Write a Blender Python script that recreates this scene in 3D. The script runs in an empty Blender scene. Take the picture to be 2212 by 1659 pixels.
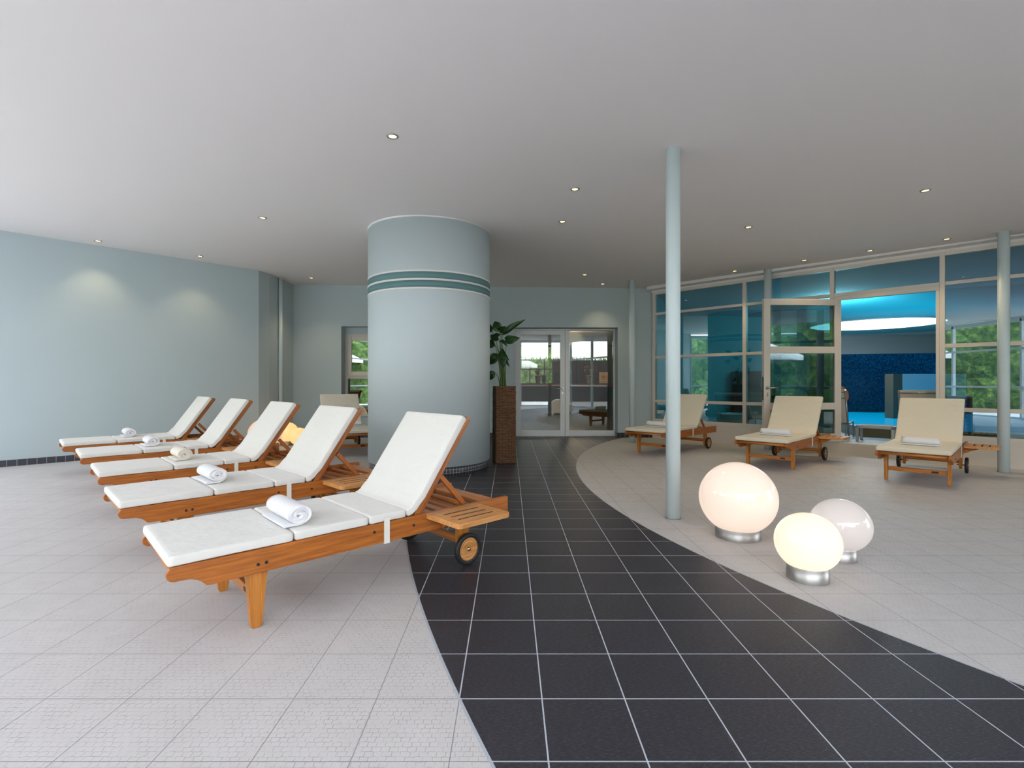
import bpy, bmesh, math, random
from math import sin, cos, pi, sqrt, radians, atan2
from mathutils import Vector, Matrix
random.seed(7)
C = bpy.context.scene.collection
S = bpy.context.scene

# ------------------------------------------------------------------ camera
F, CX, CY, EYE = 1080.0, 1100.0, 826.0, 1.148
cam = bpy.data.cameras.new('camera'); camo = bpy.data.objects.new('camera', cam); C.objects.link(camo)
camo.location = (0, 0, EYE); camo.rotation_euler = (pi/2, 0, 0)
cam.sensor_width = 36; cam.lens = 36*F/2212
cam.shift_x = (1106-CX)/2212; cam.shift_y = -(829.5-CY)/2212
cam.clip_start = 0.05; cam.clip_end = 300
S.camera = camo

# ------------------------------------------------------------------ sky, sun, exposure
SKY, SUN = 8.1, 8.0
w = bpy.data.worlds.new('sky'); S.world = w; w.use_nodes = True
nt = w.node_tree; nt.nodes.clear()
out = nt.nodes.new('ShaderNodeOutputWorld'); bg = nt.nodes.new('ShaderNodeBackground')
tc = nt.nodes.new('ShaderNodeTexCoord'); sx = nt.nodes.new('ShaderNodeSeparateXYZ'); rp = nt.nodes.new('ShaderNodeValToRGB')
nt.links.new(tc.outputs['Generated'], sx.inputs[0]); nt.links.new(sx.outputs['Z'], rp.inputs[0])
rp.color_ramp.elements[0].position = 0.0; rp.color_ramp.elements[0].color = (1.0, .985, 1, 1)
rp.color_ramp.elements[1].position = 0.7; rp.color_ramp.elements[1].color = (.74, .80, 1, 1)
nt.links.new(rp.outputs[0], bg.inputs[0]); bg.inputs[1].default_value = SKY
nt.links.new(bg.outputs[0], out.inputs[0])
sl = bpy.data.lights.new('sun', 'SUN'); sl.energy = SUN; sl.angle = radians(3); sl.color = (1, .96, .9)
so = bpy.data.objects.new('sun', sl); C.objects.link(so)
so.rotation_euler = Vector((-.35, -.32, -1.0)).to_track_quat('-Z', 'Y').to_euler()
def portal(a, b, z0, z1):
    l = bpy.data.lights.new('daylight_portal', 'AREA'); l.shape = 'RECTANGLE'
    l.size = (Vector(b)-Vector(a)).length; l.size_y = z1-z0
    l.cycles.is_portal = True
    o = bpy.data.objects.new('daylight_portal', l); C.objects.link(o)
    m = (Vector(a)+Vector(b))/2; d = (Vector(b)-Vector(a)).normalized()
    n = Vector((-d.y, d.x, 0))               # points into the room when a->b keeps the room on the left
    o.location = (m.x, m.y, (z0+z1)/2); o.rotation_euler = n.to_track_quat('-Z', 'Y').to_euler()
FAC = [(-8.05, 5.60), (-6.5, -2.2), (2.9, -2.2), (4.3, 1.5), (9.4, 4.0)]
for i in range(4): portal(FAC[i], FAC[i+1], .05, 3.0)
S.view_settings.view_transform = 'Standard'; S.view_settings.look = 'None'
S.view_settings.gamma = 1; S.view_settings.exposure = 0.0; S.view_settings.use_curve_mapping = False
S.cycles.max_bounces = 10; S.cycles.diffuse_bounces = 5; S.cycles.transparent_max_bounces = 16
S.cycles.sample_clamp_indirect = 6; S.cycles.use_denoising = True
S.cycles.caustics_reflective = False; S.cycles.caustics_refractive = False

# ------------------------------------------------------------------ geometry helpers
def zc(x): return 3.136 - .0105*x
class MB:
    def __init__(s): s.v = []; s.f = []; s.sm = []; s.uv = {}
    def add(s, V, Fc, smooth=False, uv=None):
        k = len(s.v); s.v += [tuple(v) for v in V]
        for i, f in enumerate(Fc):
            if uv is not None: s.uv[len(s.f)] = uv[i]
            s.f.append([j+k for j in f]); s.sm.append(smooth)
        return s
    def box(s, x0, x1, y0, y1, z0, z1, M=None):
        V = [Vector((x, y, z)) for z in (z0, z1) for y in (y0, y1) for x in (x0, x1)]
        if M: V = [M @ v for v in V]
        return s.add(V, [(0,2,3,1),(4,5,7,6),(0,1,5,4),(2,6,7,3),(0,4,6,2),(1,3,7,5)])
    def prism(s, poly, lo, hi, ax='z', M=None, smooth=False):
        n = len(poly)
        def P(a, b, t): return Vector({'z': (a, b, t), 'y': (a, t, b), 'x': (t, a, b)}[ax])
        V = [P(a, b, lo) for a, b in poly] + [P(a, b, hi) for a, b in poly]
        if M: V = [M @ v for v in V]
        s.add(V, [list(range(n))[::-1], list(range(n, 2*n))])
        k = len(s.v)-2*n
        for i in range(n): s.f.append([k+i, k+(i+1) % n, k+n+(i+1) % n, k+n+i]); s.sm.append(smooth)
        return s
    def lathe(s, prof, n=32, M=None, uvs=None, cap=True):
        V = []
        for r, z in prof:
            for i in range(n): a = 2*pi*i/n; V.append(Vector((r*cos(a), r*sin(a), z)))
        if M: V = [M @ v for v in V]
        Fc = []; U = []
        for j in range(len(prof)-1):
            for i in range(n):
                Fc.append((j*n+i, j*n+(i+1) % n, (j+1)*n+(i+1) % n, (j+1)*n+i))
                r = max(prof[j][0], prof[j+1][0]); c = 2*pi*r
                U.append([(i/n*c, prof[j][1]), ((i+1)/n*c, prof[j][1]), ((i+1)/n*c, prof[j+1][1]), (i/n*c, prof[j+1][1])])
        s.add(V, Fc, True, U if uvs else None)
        if cap:
            k = len(s.v)-len(V)
            if prof[0][0] > 1e-4: s.f.append([k+i for i in range(n)][::-1]); s.sm.append(False)
            if prof[-1][0] > 1e-4: s.f.append([k+(len(prof)-1)*n+i for i in range(n)]); s.sm.append(False)
        return s
    def bar(s, a, b, r, n=12, r2=None):
        a = Vector(a); b = Vector(b); d = b-a; L = d.length
        M = Matrix.Translation(a) @ d.to_track_quat('Z', 'Y').to_matrix().to_4x4()
        return s.lathe([(r, 0), (r if r2 is None else r2, L)], n, M)
    def beam(s, a, b, w, h):      # rectangular bar, width w sideways (horizontal), height h
        a = Vector(a); b = Vector(b); d = b-a; L = d.length
        z = Vector((0, 0, 1)) if abs(d.normalized().z) < .99 else Vector((0, 1, 0))
        x = d.normalized(); y = z.cross(x).normalized(); zz = x.cross(y)
        M = Matrix((( x.x, y.x, zz.x, a.x), (x.y, y.y, zz.y, a.y), (x.z, y.z, zz.z, a.z), (0, 0, 0, 1)))
        return s.box(0, L, -w/2, w/2, -h/2, h/2, M)
    def tube(s, pts, rad, n=8):
        P = [Vector(p) for p in pts]; rad = rad if isinstance(rad, (list, tuple)) else [rad]*len(P)
        V = []
        for i, p in enumerate(P):
            d = (P[min(i+1, len(P)-1)]-P[max(i-1, 0)]).normalized()
            u = d.cross(Vector((.13, .2, 1))).normalized(); v = d.cross(u)
            for k in range(n): a = 2*pi*k/n; V.append(p+(u*cos(a)+v*sin(a))*rad[i])
        Fc = [(j*n+i, j*n+(i+1) % n, (j+1)*n+(i+1) % n, (j+1)*n+i) for j in range(len(P)-1) for i in range(n)]
        s.add(V, Fc, True); k = len(s.v)-len(V)
        s.f.append([k+i for i in range(n)][::-1]); s.sm.append(False)
        s.f.append([k+(len(P)-1)*n+i for i in range(n)]); s.sm.append(False)
        return s
    def build(s, name, mat, parent=None, bevel=0, seg=2, kind=None):
        me = bpy.data.meshes.new(name); me.from_pydata(s.v, [], s.f)
        me.polygons.foreach_set('use_smooth', s.sm)
        if s.uv:
            ul = me.uv_layers.new(name='UVMap')
            for fi, uvs in s.uv.items():
                for li, u in zip(me.polygons[fi].loop_indices, uvs): ul.data[li].uv = u
        bm = bmesh.new(); bm.from_mesh(me); bmesh.ops.recalc_face_normals(bm, faces=bm.faces); bm.to_mesh(me); bm.free()
        me.update()
        for m in (mat if isinstance(mat, list) else [mat]): me.materials.append(m)
        o = bpy.data.objects.new(name, me); C.objects.link(o)
        if parent: o.parent = parent
        if bevel:
            b = o.modifiers.new('bevel', 'BEVEL'); b.width = bevel; b.segments = seg; b.limit_method = 'ANGLE'; b.angle_limit = radians(40)
        if kind: o['kind'] = kind
        return o
def tag(o, label=None, cat=None, group=None, kind=None):
    if label: o['label'] = label
    if cat: o['category'] = cat
    if group: o['group'] = group
    if kind: o['kind'] = kind
    return o
def thing(name, label, cat, loc=(0, 0, 0), rz=0, group=None, kind=None):
    o = bpy.data.objects.new(name, None); C.objects.link(o)
    o.location = loc; o.rotation_euler = (0, 0, rz); o.empty_display_size = .1
    return tag(o, label, cat, group, kind)
def kids(o): return [c for c in bpy.data.objects if c.parent == o]
def copy_tree(o, parent=None):
    c = o.copy(); C.objects.link(c); c.parent = parent
    for ch in kids(o): copy_tree(ch, c)
    return c
def pix(px, py, Y): return Vector(((px-CX)/F*Y, Y, EYE-(py-CY)/F*Y))

# ------------------------------------------------------------------ materials
def newmat(name):
    m = bpy.data.materials.new(name); m.use_nodes = True
    t = m.node_tree; t.nodes.clear()
    o = t.nodes.new('ShaderNodeOutputMaterial'); p = t.nodes.new('ShaderNodeBsdfPrincipled')
    t.links.new(p.outputs[0], o.inputs[0]); return m, t, p, o
def N(t, kind, **kw):
    n = t.nodes.new(kind)
    for k, v in kw.items():
        if k in n.inputs.keys() if isinstance(k, str) else False: n.inputs[k].default_value = v
        else: setattr(n, k, v)
    return n
def math_(t, op, a, b=None, c=None):
    n = t.nodes.new('ShaderNodeMath'); n.operation = op
    for i, x in enumerate((a, b, c)):
        if x is None: continue
        if isinstance(x, (int, float)): n.inputs[i].default_value = x
        else: t.links.new(x, n.inputs[i])
    return n.outputs[0]
def mixc(t, fac, a, b):
    n = t.nodes.new('ShaderNodeMix'); n.data_type = 'RGBA'
    for i, x in ((0, fac), (6, a), (7, b)):
        if isinstance(x, (int, float)): n.inputs[i].default_value = x
        elif isinstance(x, tuple): n.inputs[i].default_value = (*x, 1) if len(x) == 3 else x
        else: t.links.new(x, n.inputs[i])
    return n.outputs[2]
def bump(t, p, h, strength, dist=.002):
    b = t.nodes.new('ShaderNodeBump'); b.inputs['Strength'].default_value = strength; b.inputs['Distance'].default_value = dist
    t.links.new(h, b.inputs['Height']); t.links.new(b.outputs[0], p.inputs['Normal']); return b
def coords(t, scale=(1, 1, 1), kind='Object'):
    a = t.nodes.new('ShaderNodeTexCoord'); m = t.nodes.new('ShaderNodeMapping'); m.inputs['Scale'].default_value = scale
    t.links.new(a.outputs[kind], m.inputs[0]); return m.outputs[0]
def noise(t, vec, scale, detail=4, rough=.5):
    n = t.nodes.new('ShaderNodeTexNoise'); n.inputs['Scale'].default_value = scale; n.inputs['Detail'].default_value = detail
    n.inputs['Roughness'].default_value = rough
    if vec is not None: t.links.new(vec, n.inputs['Vector'])
    return n.outputs['Fac']
def ramp(t, fac, stops):
    r = t.nodes.new('ShaderNodeValToRGB'); e = r.color_ramp.elements
    while len(e) < len(stops): e.new(.5)
    for i, (p_, c) in enumerate(stops): e[i].position = p_; e[i].color = (*c, 1)
    t.links.new(fac, r.inputs[0]); return r.outputs[0]
def plain(name, col, rough=.5, metal=0, nz=0, ns=40, spec=.5, var=0, emit=None, es=0, coat=0):
    m, t, p, o = newmat(name)
    p.inputs['Roughness'].default_value = rough; p.inputs['Metallic'].default_value = metal
    p.inputs['Specular IOR Level'].default_value = spec; p.inputs['Coat Weight'].default_value = coat
    v = coords(t)
    n = noise(t, v, ns)
    if var: t.links.new(mixc(t, n, tuple(c*(1-var) for c in col), tuple(min(1, c*(1+var)) for c in col)), p.inputs['Base Color'])
    else: p.inputs['Base Color'].default_value = (*col, 1)
    if nz: bump(t, p, n, nz)
    if emit: p.inputs['Emission Color'].default_value = (*emit, 1); p.inputs['Emission Strength'].default_value = es
    return m
def wood(name, dark, light, rough=.38, ax=(1.0, 18, 18)):
    m, t, p, o = newmat(name)
    v = coords(t, ax)
    n1 = noise(t, v, 3.0, 6, .62)
    n2 = noise(t, coords(t, tuple(4+(a-1.2)*7 if a > 2 else 4 for a in ax)), 3.0, 3)
    n3 = noise(t, coords(t, (1, 1, 1)), 2.2, 2)
    mix = math_(t, 'ADD', math_(t, 'MULTIPLY', n1, .65), math_(t, 'MULTIPLY', n2, .2))
    mix = math_(t, 'ADD', mix, math_(t, 'MULTIPLY', n3, .15))
    t.links.new(ramp(t, mix, [(.36, dark), (.60, light)]), p.inputs['Base Color'])
    p.inputs['Roughness'].default_value = rough; p.inputs['Coat Weight'].default_value = .15; p.inputs['Coat Roughness'].default_value = .3
    bump(t, p, n2, .15, .001); return m

M = {}
M['paint'] = plain('wall_paint', (.50, .595, .615), .75, nz=.05, ns=120, spec=.25)
M['column_paint'] = plain('column_paint', (.61, .70, .73), .6, nz=.04, ns=120, spec=.3)
M['pole_paint'] = plain('pole_paint', (.66, .77, .785), .4, spec=.4)
M['ceiling'] = plain('ceiling_paint', (.83, .805, .79), .85, nz=.03, ns=60, spec=.2)
M['band_white'] = plain('band_white', (.86, .86, .85), .6)
M['band_teal'] = plain('band_teal', (.13, .26, .27), .55)
M['frame_cream'] = plain('champagne_frame', (.70, .65, .58), .42, spec=.45)
M['frame_white'] = plain('white_frame', (.78, .82, .83), .35, spec=.5)
M['plinth'] = plain('plinth_panel', (.70, .64, .56), .5, spec=.3)
M['steel'] = plain('brushed_steel', (.42, .41, .40), .4, 1, nz=.05, ns=200)
M['chrome'] = plain('chrome', (.75, .75, .75), .15, 1)
M['brass'] = plain('brass', (.65, .50, .25), .25, 1)
M['rubber'] = plain('black_rubber', (.016, .016, .018), .55)
M['bolt'] = plain('dark_bolt', (.05, .04, .035), .4, .7)
M['wood'] = wood('teak_wood', (.22, .058, .008), (.52, .165, .022))
M['wood_y'] = wood('teak_leg_wood', (.33, .11, .013), (.62, .24, .035), ax=(18, 18, 1.0))
M['wood_x'] = wood('teak_cross_wood', (.30, .085, .011), (.62, .22, .035), ax=(18, 1.0, 18))
M['wood_pale'] = wood('pale_teak_wood', (.42, .16, .035), (.72, .35, .11), .5)
M['slot_shade'] = plain('shaded_slot_wood', (.10, .04, .012), .8)  # darker copy of the tray wood, carries the shade in the slots
def fabric(name, col):
    m, t, p, o = newmat(name)
    p.inputs['Base Color'].default_value = (*col, 1); p.inputs['Roughness'].default_value = .9
    p.inputs['Specular IOR Level'].default_value = .2; p.inputs['Sheen Weight'].default_value = .15
    n = noise(t, coords(t, (1, 1, 1)), 9, 3); n2 = noise(t, coords(t), 700, 2)
    h = math_(t, 'ADD', math_(t, 'MULTIPLY', n, 5), math_(t, 'MULTIPLY', n2, .35))
    bump(t, p, h, .45, .006); return m
M['cushion'] = fabric('white_canvas', (.77, .765, .72))
M['cushion_cream'] = fabric('cream_canvas', (.78, .72, .58))
M['towel'] = plain('white_terry', (.80, .80, .82), .95, nz=.5, ns=260, spec=.1)
M['towel_cream'] = plain('cream_terry', (.80, .75, .66), .95, nz=.5, ns=260, spec=.1)
M['strap'] = plain('cream_strap', (.80, .78, .70), .8)

def floor_mat():
    m, t, p, o = newmat('tiled_floor')
    tcn = t.nodes.new('ShaderNodeTexCoord'); s = t.nodes.new('ShaderNodeSeparateXYZ'); t.links.new(tcn.outputs['Object'], s.inputs[0])
    X, Y = s.outputs[0], s.outputs[1]
    def dist(cx, cy):
        a = math_(t, 'SUBTRACT', X, cx); b = math_(t, 'SUBTRACT', Y, cy)
        return math_(t, 'SQRT', math_(t, 'ADD', math_(t, 'MULTIPLY', a, a), math_(t, 'MULTIPLY', b, b)))
    e1 = math_(t, 'SUBTRACT', dist(11.492, 6.4597), 12.563)      # <0 inside
    e2 = math_(t, 'SUBTRACT', dist(8.4696, 5.831), 7.619)        # >0 outside
    dark = math_(t, 'MULTIPLY', math_(t, 'LESS_THAN', e1, 0), math_(t, 'GREATER_THAN', e2, 0))
    trim = math_(t, 'MAXIMUM', math_(t, 'LESS_THAN', math_(t, 'ABSOLUTE', e1), .0055), math_(t, 'LESS_THAN', math_(t, 'ABSOLUTE', e2), .0045))
    def cell(v, off, T=.3):
        q = math_(t, 'DIVIDE', math_(t, 'SUBTRACT', v, off), T)
        fr = math_(t, 'SUBTRACT', q, math_(t, 'FLOOR', q))
        return math_(t, 'MULTIPLY', math_(t, 'MINIMUM', fr, math_(t, 'SUBTRACT', 1, fr)), T), math_(t, 'FLOOR', q)
    dx, ix = cell(X, .1188); dy, iy = cell(Y, 1.514)
    dm = math_(t, 'MINIMUM', dx, dy)
    g = math_(t, 'LESS_THAN', dm, math_(t, 'ADD', .0016, math_(t, 'MULTIPLY', dark, .0010)))
    cmb = t.nodes.new('ShaderNodeCombineXYZ'); t.links.new(ix, cmb.inputs[0]); t.links.new(iy, cmb.inputs[1])
    wn = t.nodes.new('ShaderNodeTexWhiteNoise'); wn.noise_dimensions = '3D'; t.links.new(cmb.outputs[0], wn.inputs['Vector'])
    # crackled relief of the light tiles : wobbly little bricks
    map1 = coords(t, (1, 1, 1)); nz = t.nodes.new('ShaderNodeTexNoise'); nz.inputs['Scale'].default_value = 45; t.links.new(map1, nz.inputs['Vector'])
    sub = t.nodes.new('ShaderNodeVectorMath'); sub.operation = 'SUBTRACT'; t.links.new(nz.outputs['Color'], sub.inputs[0]); sub.inputs[1].default_value = (.5, .5, .5)
    sc = t.nodes.new('ShaderNodeVectorMath'); sc.operation = 'SCALE'; sc.inputs['Scale'].default_value = .011; t.links.new(sub.outputs[0], sc.inputs[0])
    ad = t.nodes.new('ShaderNodeVectorMath'); ad.operation = 'ADD'; t.links.new(map1, ad.inputs[0]); t.links.new(sc.outputs[0], ad.inputs[1])
    br = t.nodes.new('ShaderNodeTexBrick'); br.offset = .37; br.squash = 1
    br.inputs['Scale'].default_value = 1; br.inputs['Brick Width'].default_value = .028; br.inputs['Row Height'].default_value = .021
    br.inputs['Mortar Size'].default_value = .0010; br.inputs['Mortar Smooth'].default_value = .6
    br.inputs['Color1'].default_value = (1, 1, 1, 1); br.inputs['Color2'].default_value = (.8, .8, .8, 1); br.inputs['Mortar'].default_value = (0, 0, 0, 1)
    t.links.new(ad.outputs[0], br.inputs['Vector'])
    crack = noise(t, map1, 17, 4, .65)
    keep = ramp(t, crack, [(.42, (0, 0, 0)), (.64, (1, 1, 1))])
    fac = t.nodes.new('ShaderNodeSeparateColor'); t.links.new(keep, fac.inputs[0])
    mort = math_(t, 'MULTIPLY', br.outputs['Fac'], math_(t, 'ADD', math_(t, 'MULTIPLY', fac.outputs[0], .9), .10))
    lc = mixc(t, noise(t, map1, 5, 5), (.53, .51, .49), (.605, .59, .575))
    lc = mixc(t, math_(t, 'MULTIPLY', mort, .62), lc, (.33, .31, .30))
    lc = mixc(t, g, lc, (.26, .255, .26))
    # slate look of the dark tiles
    mp = t.nodes.new('ShaderNodeMapping'); mp.inputs['Rotation'].default_value = (0, 0, radians(28)); mp.inputs['Scale'].default_value = (26, 110, 1); t.links.new(map1, mp.inputs[0])
    st = noise(t, mp.outputs[0], 2.2, 4, .75)
    dn = noise(t, map1, 6, 4)
    dc = mixc(t, math_(t, 'MULTIPLY', math_(t, 'MAXIMUM', math_(t, 'SUBTRACT', st, .50), 0), 4.2), (.022, .021, .027), (.14, .14, .17))
    dc = mixc(t, math_(t, 'MULTIPLY', dn, .45), dc, (.036, .035, .044))
    dc = mixc(t, math_(t, 'MULTIPLY', wn.outputs['Value'], .25), dc, (.022, .021, .026))
    dc = mixc(t, g, dc, (.50, .53, .58))
    col = mixc(t, dark, lc, dc)
    col = mixc(t, trim, col, (.42, .46, .50))
    t.links.new(col, p.inputs['Base Color'])
    rr = math_(t, 'ADD', .58, math_(t, 'MULTIPLY', dark, -.16))
    t.links.new(rr, p.inputs['Roughness']); p.inputs['Specular IOR Level'].default_value = .42
    hl = math_(t, 'SUBTRACT', math_(t, 'MULTIPLY', noise(t, map1, 60, 3), .35), mort)
    hd = math_(t, 'MULTIPLY', st, .5)
    h = math_(t, 'ADD', math_(t, 'MULTIPLY', hl, math_(t, 'SUBTRACT', 1, dark)), math_(t, 'MULTIPLY', hd, dark))
    h = math_(t, 'SUBTRACT', h, math_(t, 'MULTIPLY', g, 1.2))
    bump(t, p, h, .8, .003)
    return m
M['floor'] = floor_mat()

def grid_mat(name, tile, col, grout, kind='UV', gw=.06, var=.25, rough=.3, coly=None):
    m, t, p, o = newmat(name)
    v = coords(t, (1, 1, 1), kind)
    br = t.nodes.new('ShaderNodeTexBrick'); br.offset = 0; br.squash = 1
    br.inputs['Scale'].default_value = 1; br.inputs['Brick Width'].default_value = tile[0]; br.inputs['Row Height'].default_value = tile[1]
    br.inputs['Mortar Size'].default_value = gw*tile[1]; br.inputs['Mortar Smooth'].default_value = .1; br.inputs['Bias'].default_value = -.2
    br.inputs['Color1'].default_value = (*col, 1); br.inputs['Color2'].default_value = (*(coly or tuple(c*(1+var) for c in col)), 1)
    br.inputs['Mortar'].default_value = (*grout, 1); t.links.new(v, br.inputs['Vector'])
    t.links.new(br.outputs['Color'], p.inputs['Base Color']); p.inputs['Roughness'].default_value = rough
    return m
M['mosaic_base'] = grid_mat('dark_mosaic', (.044, .044), (.04, .04, .047), (.30, .32, .34), gw=.07)
M['skirting'] = grid_mat('dark_skirting', (.10, .30), (.042, .045, .058), (.28, .31, .36), gw=.012)
M['blue_mosaic'] = grid_mat('blue_mosaic', (.03, .03), (.003, .024, .06), (.004, .02, .04), gw=.05, coly=(.010, .085, .17), rough=.18)
M['pool_tile'] = grid_mat('white_deck_tile', (.3, .3), (.62, .66, .70), (.35, .38, .40), kind='Object', gw=.015, var=.05)
M['olive_tile'] = grid_mat('olive_tile', (.16, .4), (.16, .13, .06), (.10, .08, .04), gw=.01, var=.1)
M['back_floor'] = grid_mat('dark_back_floor', (.3, .3), (.035, .035, .042), (.3, .3, .33), kind='Object', gw=.015, var=.05)

def glass(name, tint, refl=.10, gain=1.6, ior=1.5):
    m = bpy.data.materials.new(name); m.use_nodes = True; t = m.node_tree; t.nodes.clear()
    o = t.nodes.new('ShaderNodeOutputMaterial'); mx = t.nodes.new('ShaderNodeMixShader')
    tr = t.nodes.new('ShaderNodeBsdfTransparent'); gl = t.nodes.new('ShaderNodeBsdfGlossy'); fr = t.nodes.new('ShaderNodeFresnel')
    fr.inputs['IOR'].default_value = ior; tr.inputs[0].default_value = (*tint, 1); gl.inputs['Roughness'].default_value = 0.0
    gl.inputs['Color'].default_value = (.86, .97, .96, 1)
    geo = t.nodes.new('ShaderNodeNewGeometry')       # same reflectance from either face of the sheet
    f = math_(t, 'ADD', math_(t, 'MULTIPLY', fr.outputs[0], gain), refl)
    t.links.new(math_(t, 'MINIMUM', f, 1.0), mx.inputs[0])
    t.links.new(tr.outputs[0], mx.inputs[1]); t.links.new(gl.outputs[0], mx.inputs[2]); t.links.new(mx.outputs[0], o.inputs[0])
    return m
M['glass_pool'] = glass('teal_glass', (.42, .62, .64), .10, 1.6)
M['glass_leaf'] = glass('leaf_glass', (.45, .62, .64), .04, 1.2)
M['glass_door'] = glass('door_glass', (.80, .80, .76), .10, 1.3)
M['glass_win'] = glass('dark_glass', (.35, .42, .45), .25)

# ------------------------------------------------------------------ room shell
ROOM = [(-8.05, 5.60), (-6.5, -2.2), (2.9, -2.2), (4.3, 1.5), (9.4, 4.0), (3.0, 10.4), (3.0, 10.75), (-4.55, 10.75), (-4.56, 9.1)]
fl = MB().prism(ROOM, -.2, 0)
fl.build('floor', M['floor'], kind='structure')
def slab(poly, zlo, top):
    b = MB(); n = len(poly)
    V = [Vector((x, y, zlo(x))) for x, y in poly]+[Vector((x, y, top)) for x, y in poly]
    b.add(V, [list(range(n))[::-1], list(range(n, 2*n))]+[[i, (i+1) % n, n+(i+1) % n, n+i] for i in range(n)])
    return b
CEIL = [(-8.5, 5.7), (-6.7, -2.45), (3.1, -2.45), (4.45, 1.3), (9.6, 3.8), (3.0, 10.4), (3.0, 10.8), (-5.2, 10.8), (-5.2, 9.0)]
slab(CEIL, zc, 3.7).build('ceiling', M['ceiling'], kind='structure')
slab([(3.1, -2.45), (8.6, -2.45), (11.0, 1.0), (11.0, 3.5), (9.6, 3.8), (4.45, 1.3)], lambda x: 3.10, 3.7).build('added_overhang', M['ceiling'], kind='structure')  # unseen roof overhang, added and sized to limit daylight from the right

# left wall (45 degrees) and its return
d45 = Vector((1, 1, 0)).normalized()
LW0, LW1 = Vector((-8.05, 5.61, 0)), Vector((-4.56, 9.10, 0))
MB().prism([(LW0.x, LW0.y), (LW1.x, LW1.y), (-4.56, 9.38), (-4.86, 9.38), (LW0.x-.25, LW0.y+.25)], 0, 3.3).build('wall_left', M['paint'], kind='structure')
MB().box(-4.86, -4.50, 9.38, 10.75, 0, 3.3).prism([(-4.56, 9.10), (-4.50, 9.38), (-4.56, 9.38)], 0, 3.3).build('wall_left_return', M['paint'], kind='structure')
# skirting along the left wall
sk = MB(); L = (LW1-LW0).length
n_ = Vector((1, -1, 0)).normalized()*.012
a, b = LW0+n_, LW1+n_
sk.add([a, b, b+Vector((0, 0, .088)), a+Vector((0, 0, .088))], [(0, 1, 2, 3)], uv=[[(0, .01), (L, .01), (L, .098), (0, .098)]])
sk.add([a+Vector((0, 0, .088)), b+Vector((0, 0, .088)), LW1+Vector((0, 0, .088)), LW0+Vector((0, 0, .088))], [(0, 1, 2, 3)], uv=[[(0, .1), (L, .1), (L, .11), (0, .11)]])
sk.build('baseboard_left', M['skirting'], kind='structure')
def skirt(name, pts):
    s_ = MB(); acc = 0
    for p, q in zip(pts[:-1], pts[1:]):
        p = Vector((*p, 0)); q = Vector((*q, 0)); l = (q-p).length; h = Vector((0, 0, .10))
        s_.add([p, q, q+h, p+h], [(0, 1, 2, 3)], uv=[[(acc, .01), (acc+l, .01), (acc+l, .11), (acc, .11)]]); acc += l
    return s_.build(name, M['skirting'], kind='structure')
# back wall with window and door recesses
YB, YT = 10.42, 10.75
DX0, DX1, DZ = .10, 2.263, 2.292
WX0, WX1, WZ0, WZ1 = -3.50, -1.75, .42, 2.32
bw = MB()
bw.box(-4.9, WX0, YB, YT+.1, 0, 3.3).box(WX0, WX1, YB, YT+.1, 0, WZ0).box(WX0, WX1, YB, YT+.1, WZ1, 3.3)
bw.box(WX1, DX0, YB, YT+.1, 0, 3.3).box(DX0, DX1, YB, YT+.1, DZ, 3.3).box(DX1, 3.06, YB, YT+.1, 0, 3.3)
bw.build('wall_back', M['paint'], kind='structure')
skirt('baseboard_back', [(-4.5, YB-.012), (DX0, YB-.012)])
skirt('baseboard_right', [(DX1+.001, YT-.1), (DX1-.012, YB-.012), (3.0, YB-.012)])

# ------------------------------------------------------------------ back double door
dr = tag(bpy.data.objects.new('door_1', None), kind='structure'); C.objects.link(dr)
YD = 10.70; k = YD/F
def dx(px): return (px-CX)*k
def dz(py): return EYE-(py-CY)*k
def frame_rect(mb, x0, x1, z0, z1, xi0, xi1, zi0, zi1, y0, y1):
    mb.box(x0, xi0, y0, y1, z0, z1).box(xi1, x1, y0, y1, z0, z1).box(xi0, xi1, y0, y1, z0, zi0).box(xi0, xi1, y0, y1, zi1, z1); return mb
outer = MB(); X0, X1 = DX0+.005, DX1-.005
frame_rect(outer, X0, X1, 0, 2.289, X0+.035, X1-.03, .004, 2.262, YD-.03, YD+.05)
outer.build('door_frame', M['frame_white'], dr, .003)
xm = dx(1220.5)
lf = MB(); frame_rect(lf, X0+.038, xm-.004, .006, 2.258, dx(1124.6), dx(1209.7), dz(929.6), dz(723.5), YD-.045, YD+.02)
lf = lf.build('door_leaf', M['frame_white'], dr, .004)
MB().box(dx(1124.6)-.01, dx(1209.7)+.01, YD-.012, YD-.008, dz(929.6)-.01, dz(723.5)+.01).build('glass_pane', M['glass_door'], lf)
rf = MB(); frame_rect(rf, xm+.002, X1-.033, .006, 2.258, dx(1229.5), dx(1327)-.012, dz(929.6), dz(712.6)-.02, YD-.045, YD+.02)
rf = rf.build('door_leaf', M['frame_white'], dr, .004)
MB().box(dx(1229.5)-.01, dx(1327), YD-.012, YD-.008, dz(929.6)-.01, dz(712.6)-.01).build('glass_pane', M['glass_door'], rf)
hz = dz(839.5); hx = dx(1215)
h = MB().bar((hx, YD-.045, hz), (hx, YD-.10, hz), .011).bar((hx+.01, YD-.10, hz), (hx-.15, YD-.10, hz+.002), .009).bar((hx, YD-.044, hz), (hx, YD-.052, hz), .026, 20)
h.box(hx-.012, hx+.012, YD-.051, YD-.044, hz-.12, hz-.07)
tag(h.build('handle', M['chrome'], dr), 'chrome lever handle')
MB().box(DX0, DX1, YD-.04, YT+.1, -.001, .004).build('threshold', M['chrome'], dr)

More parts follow.
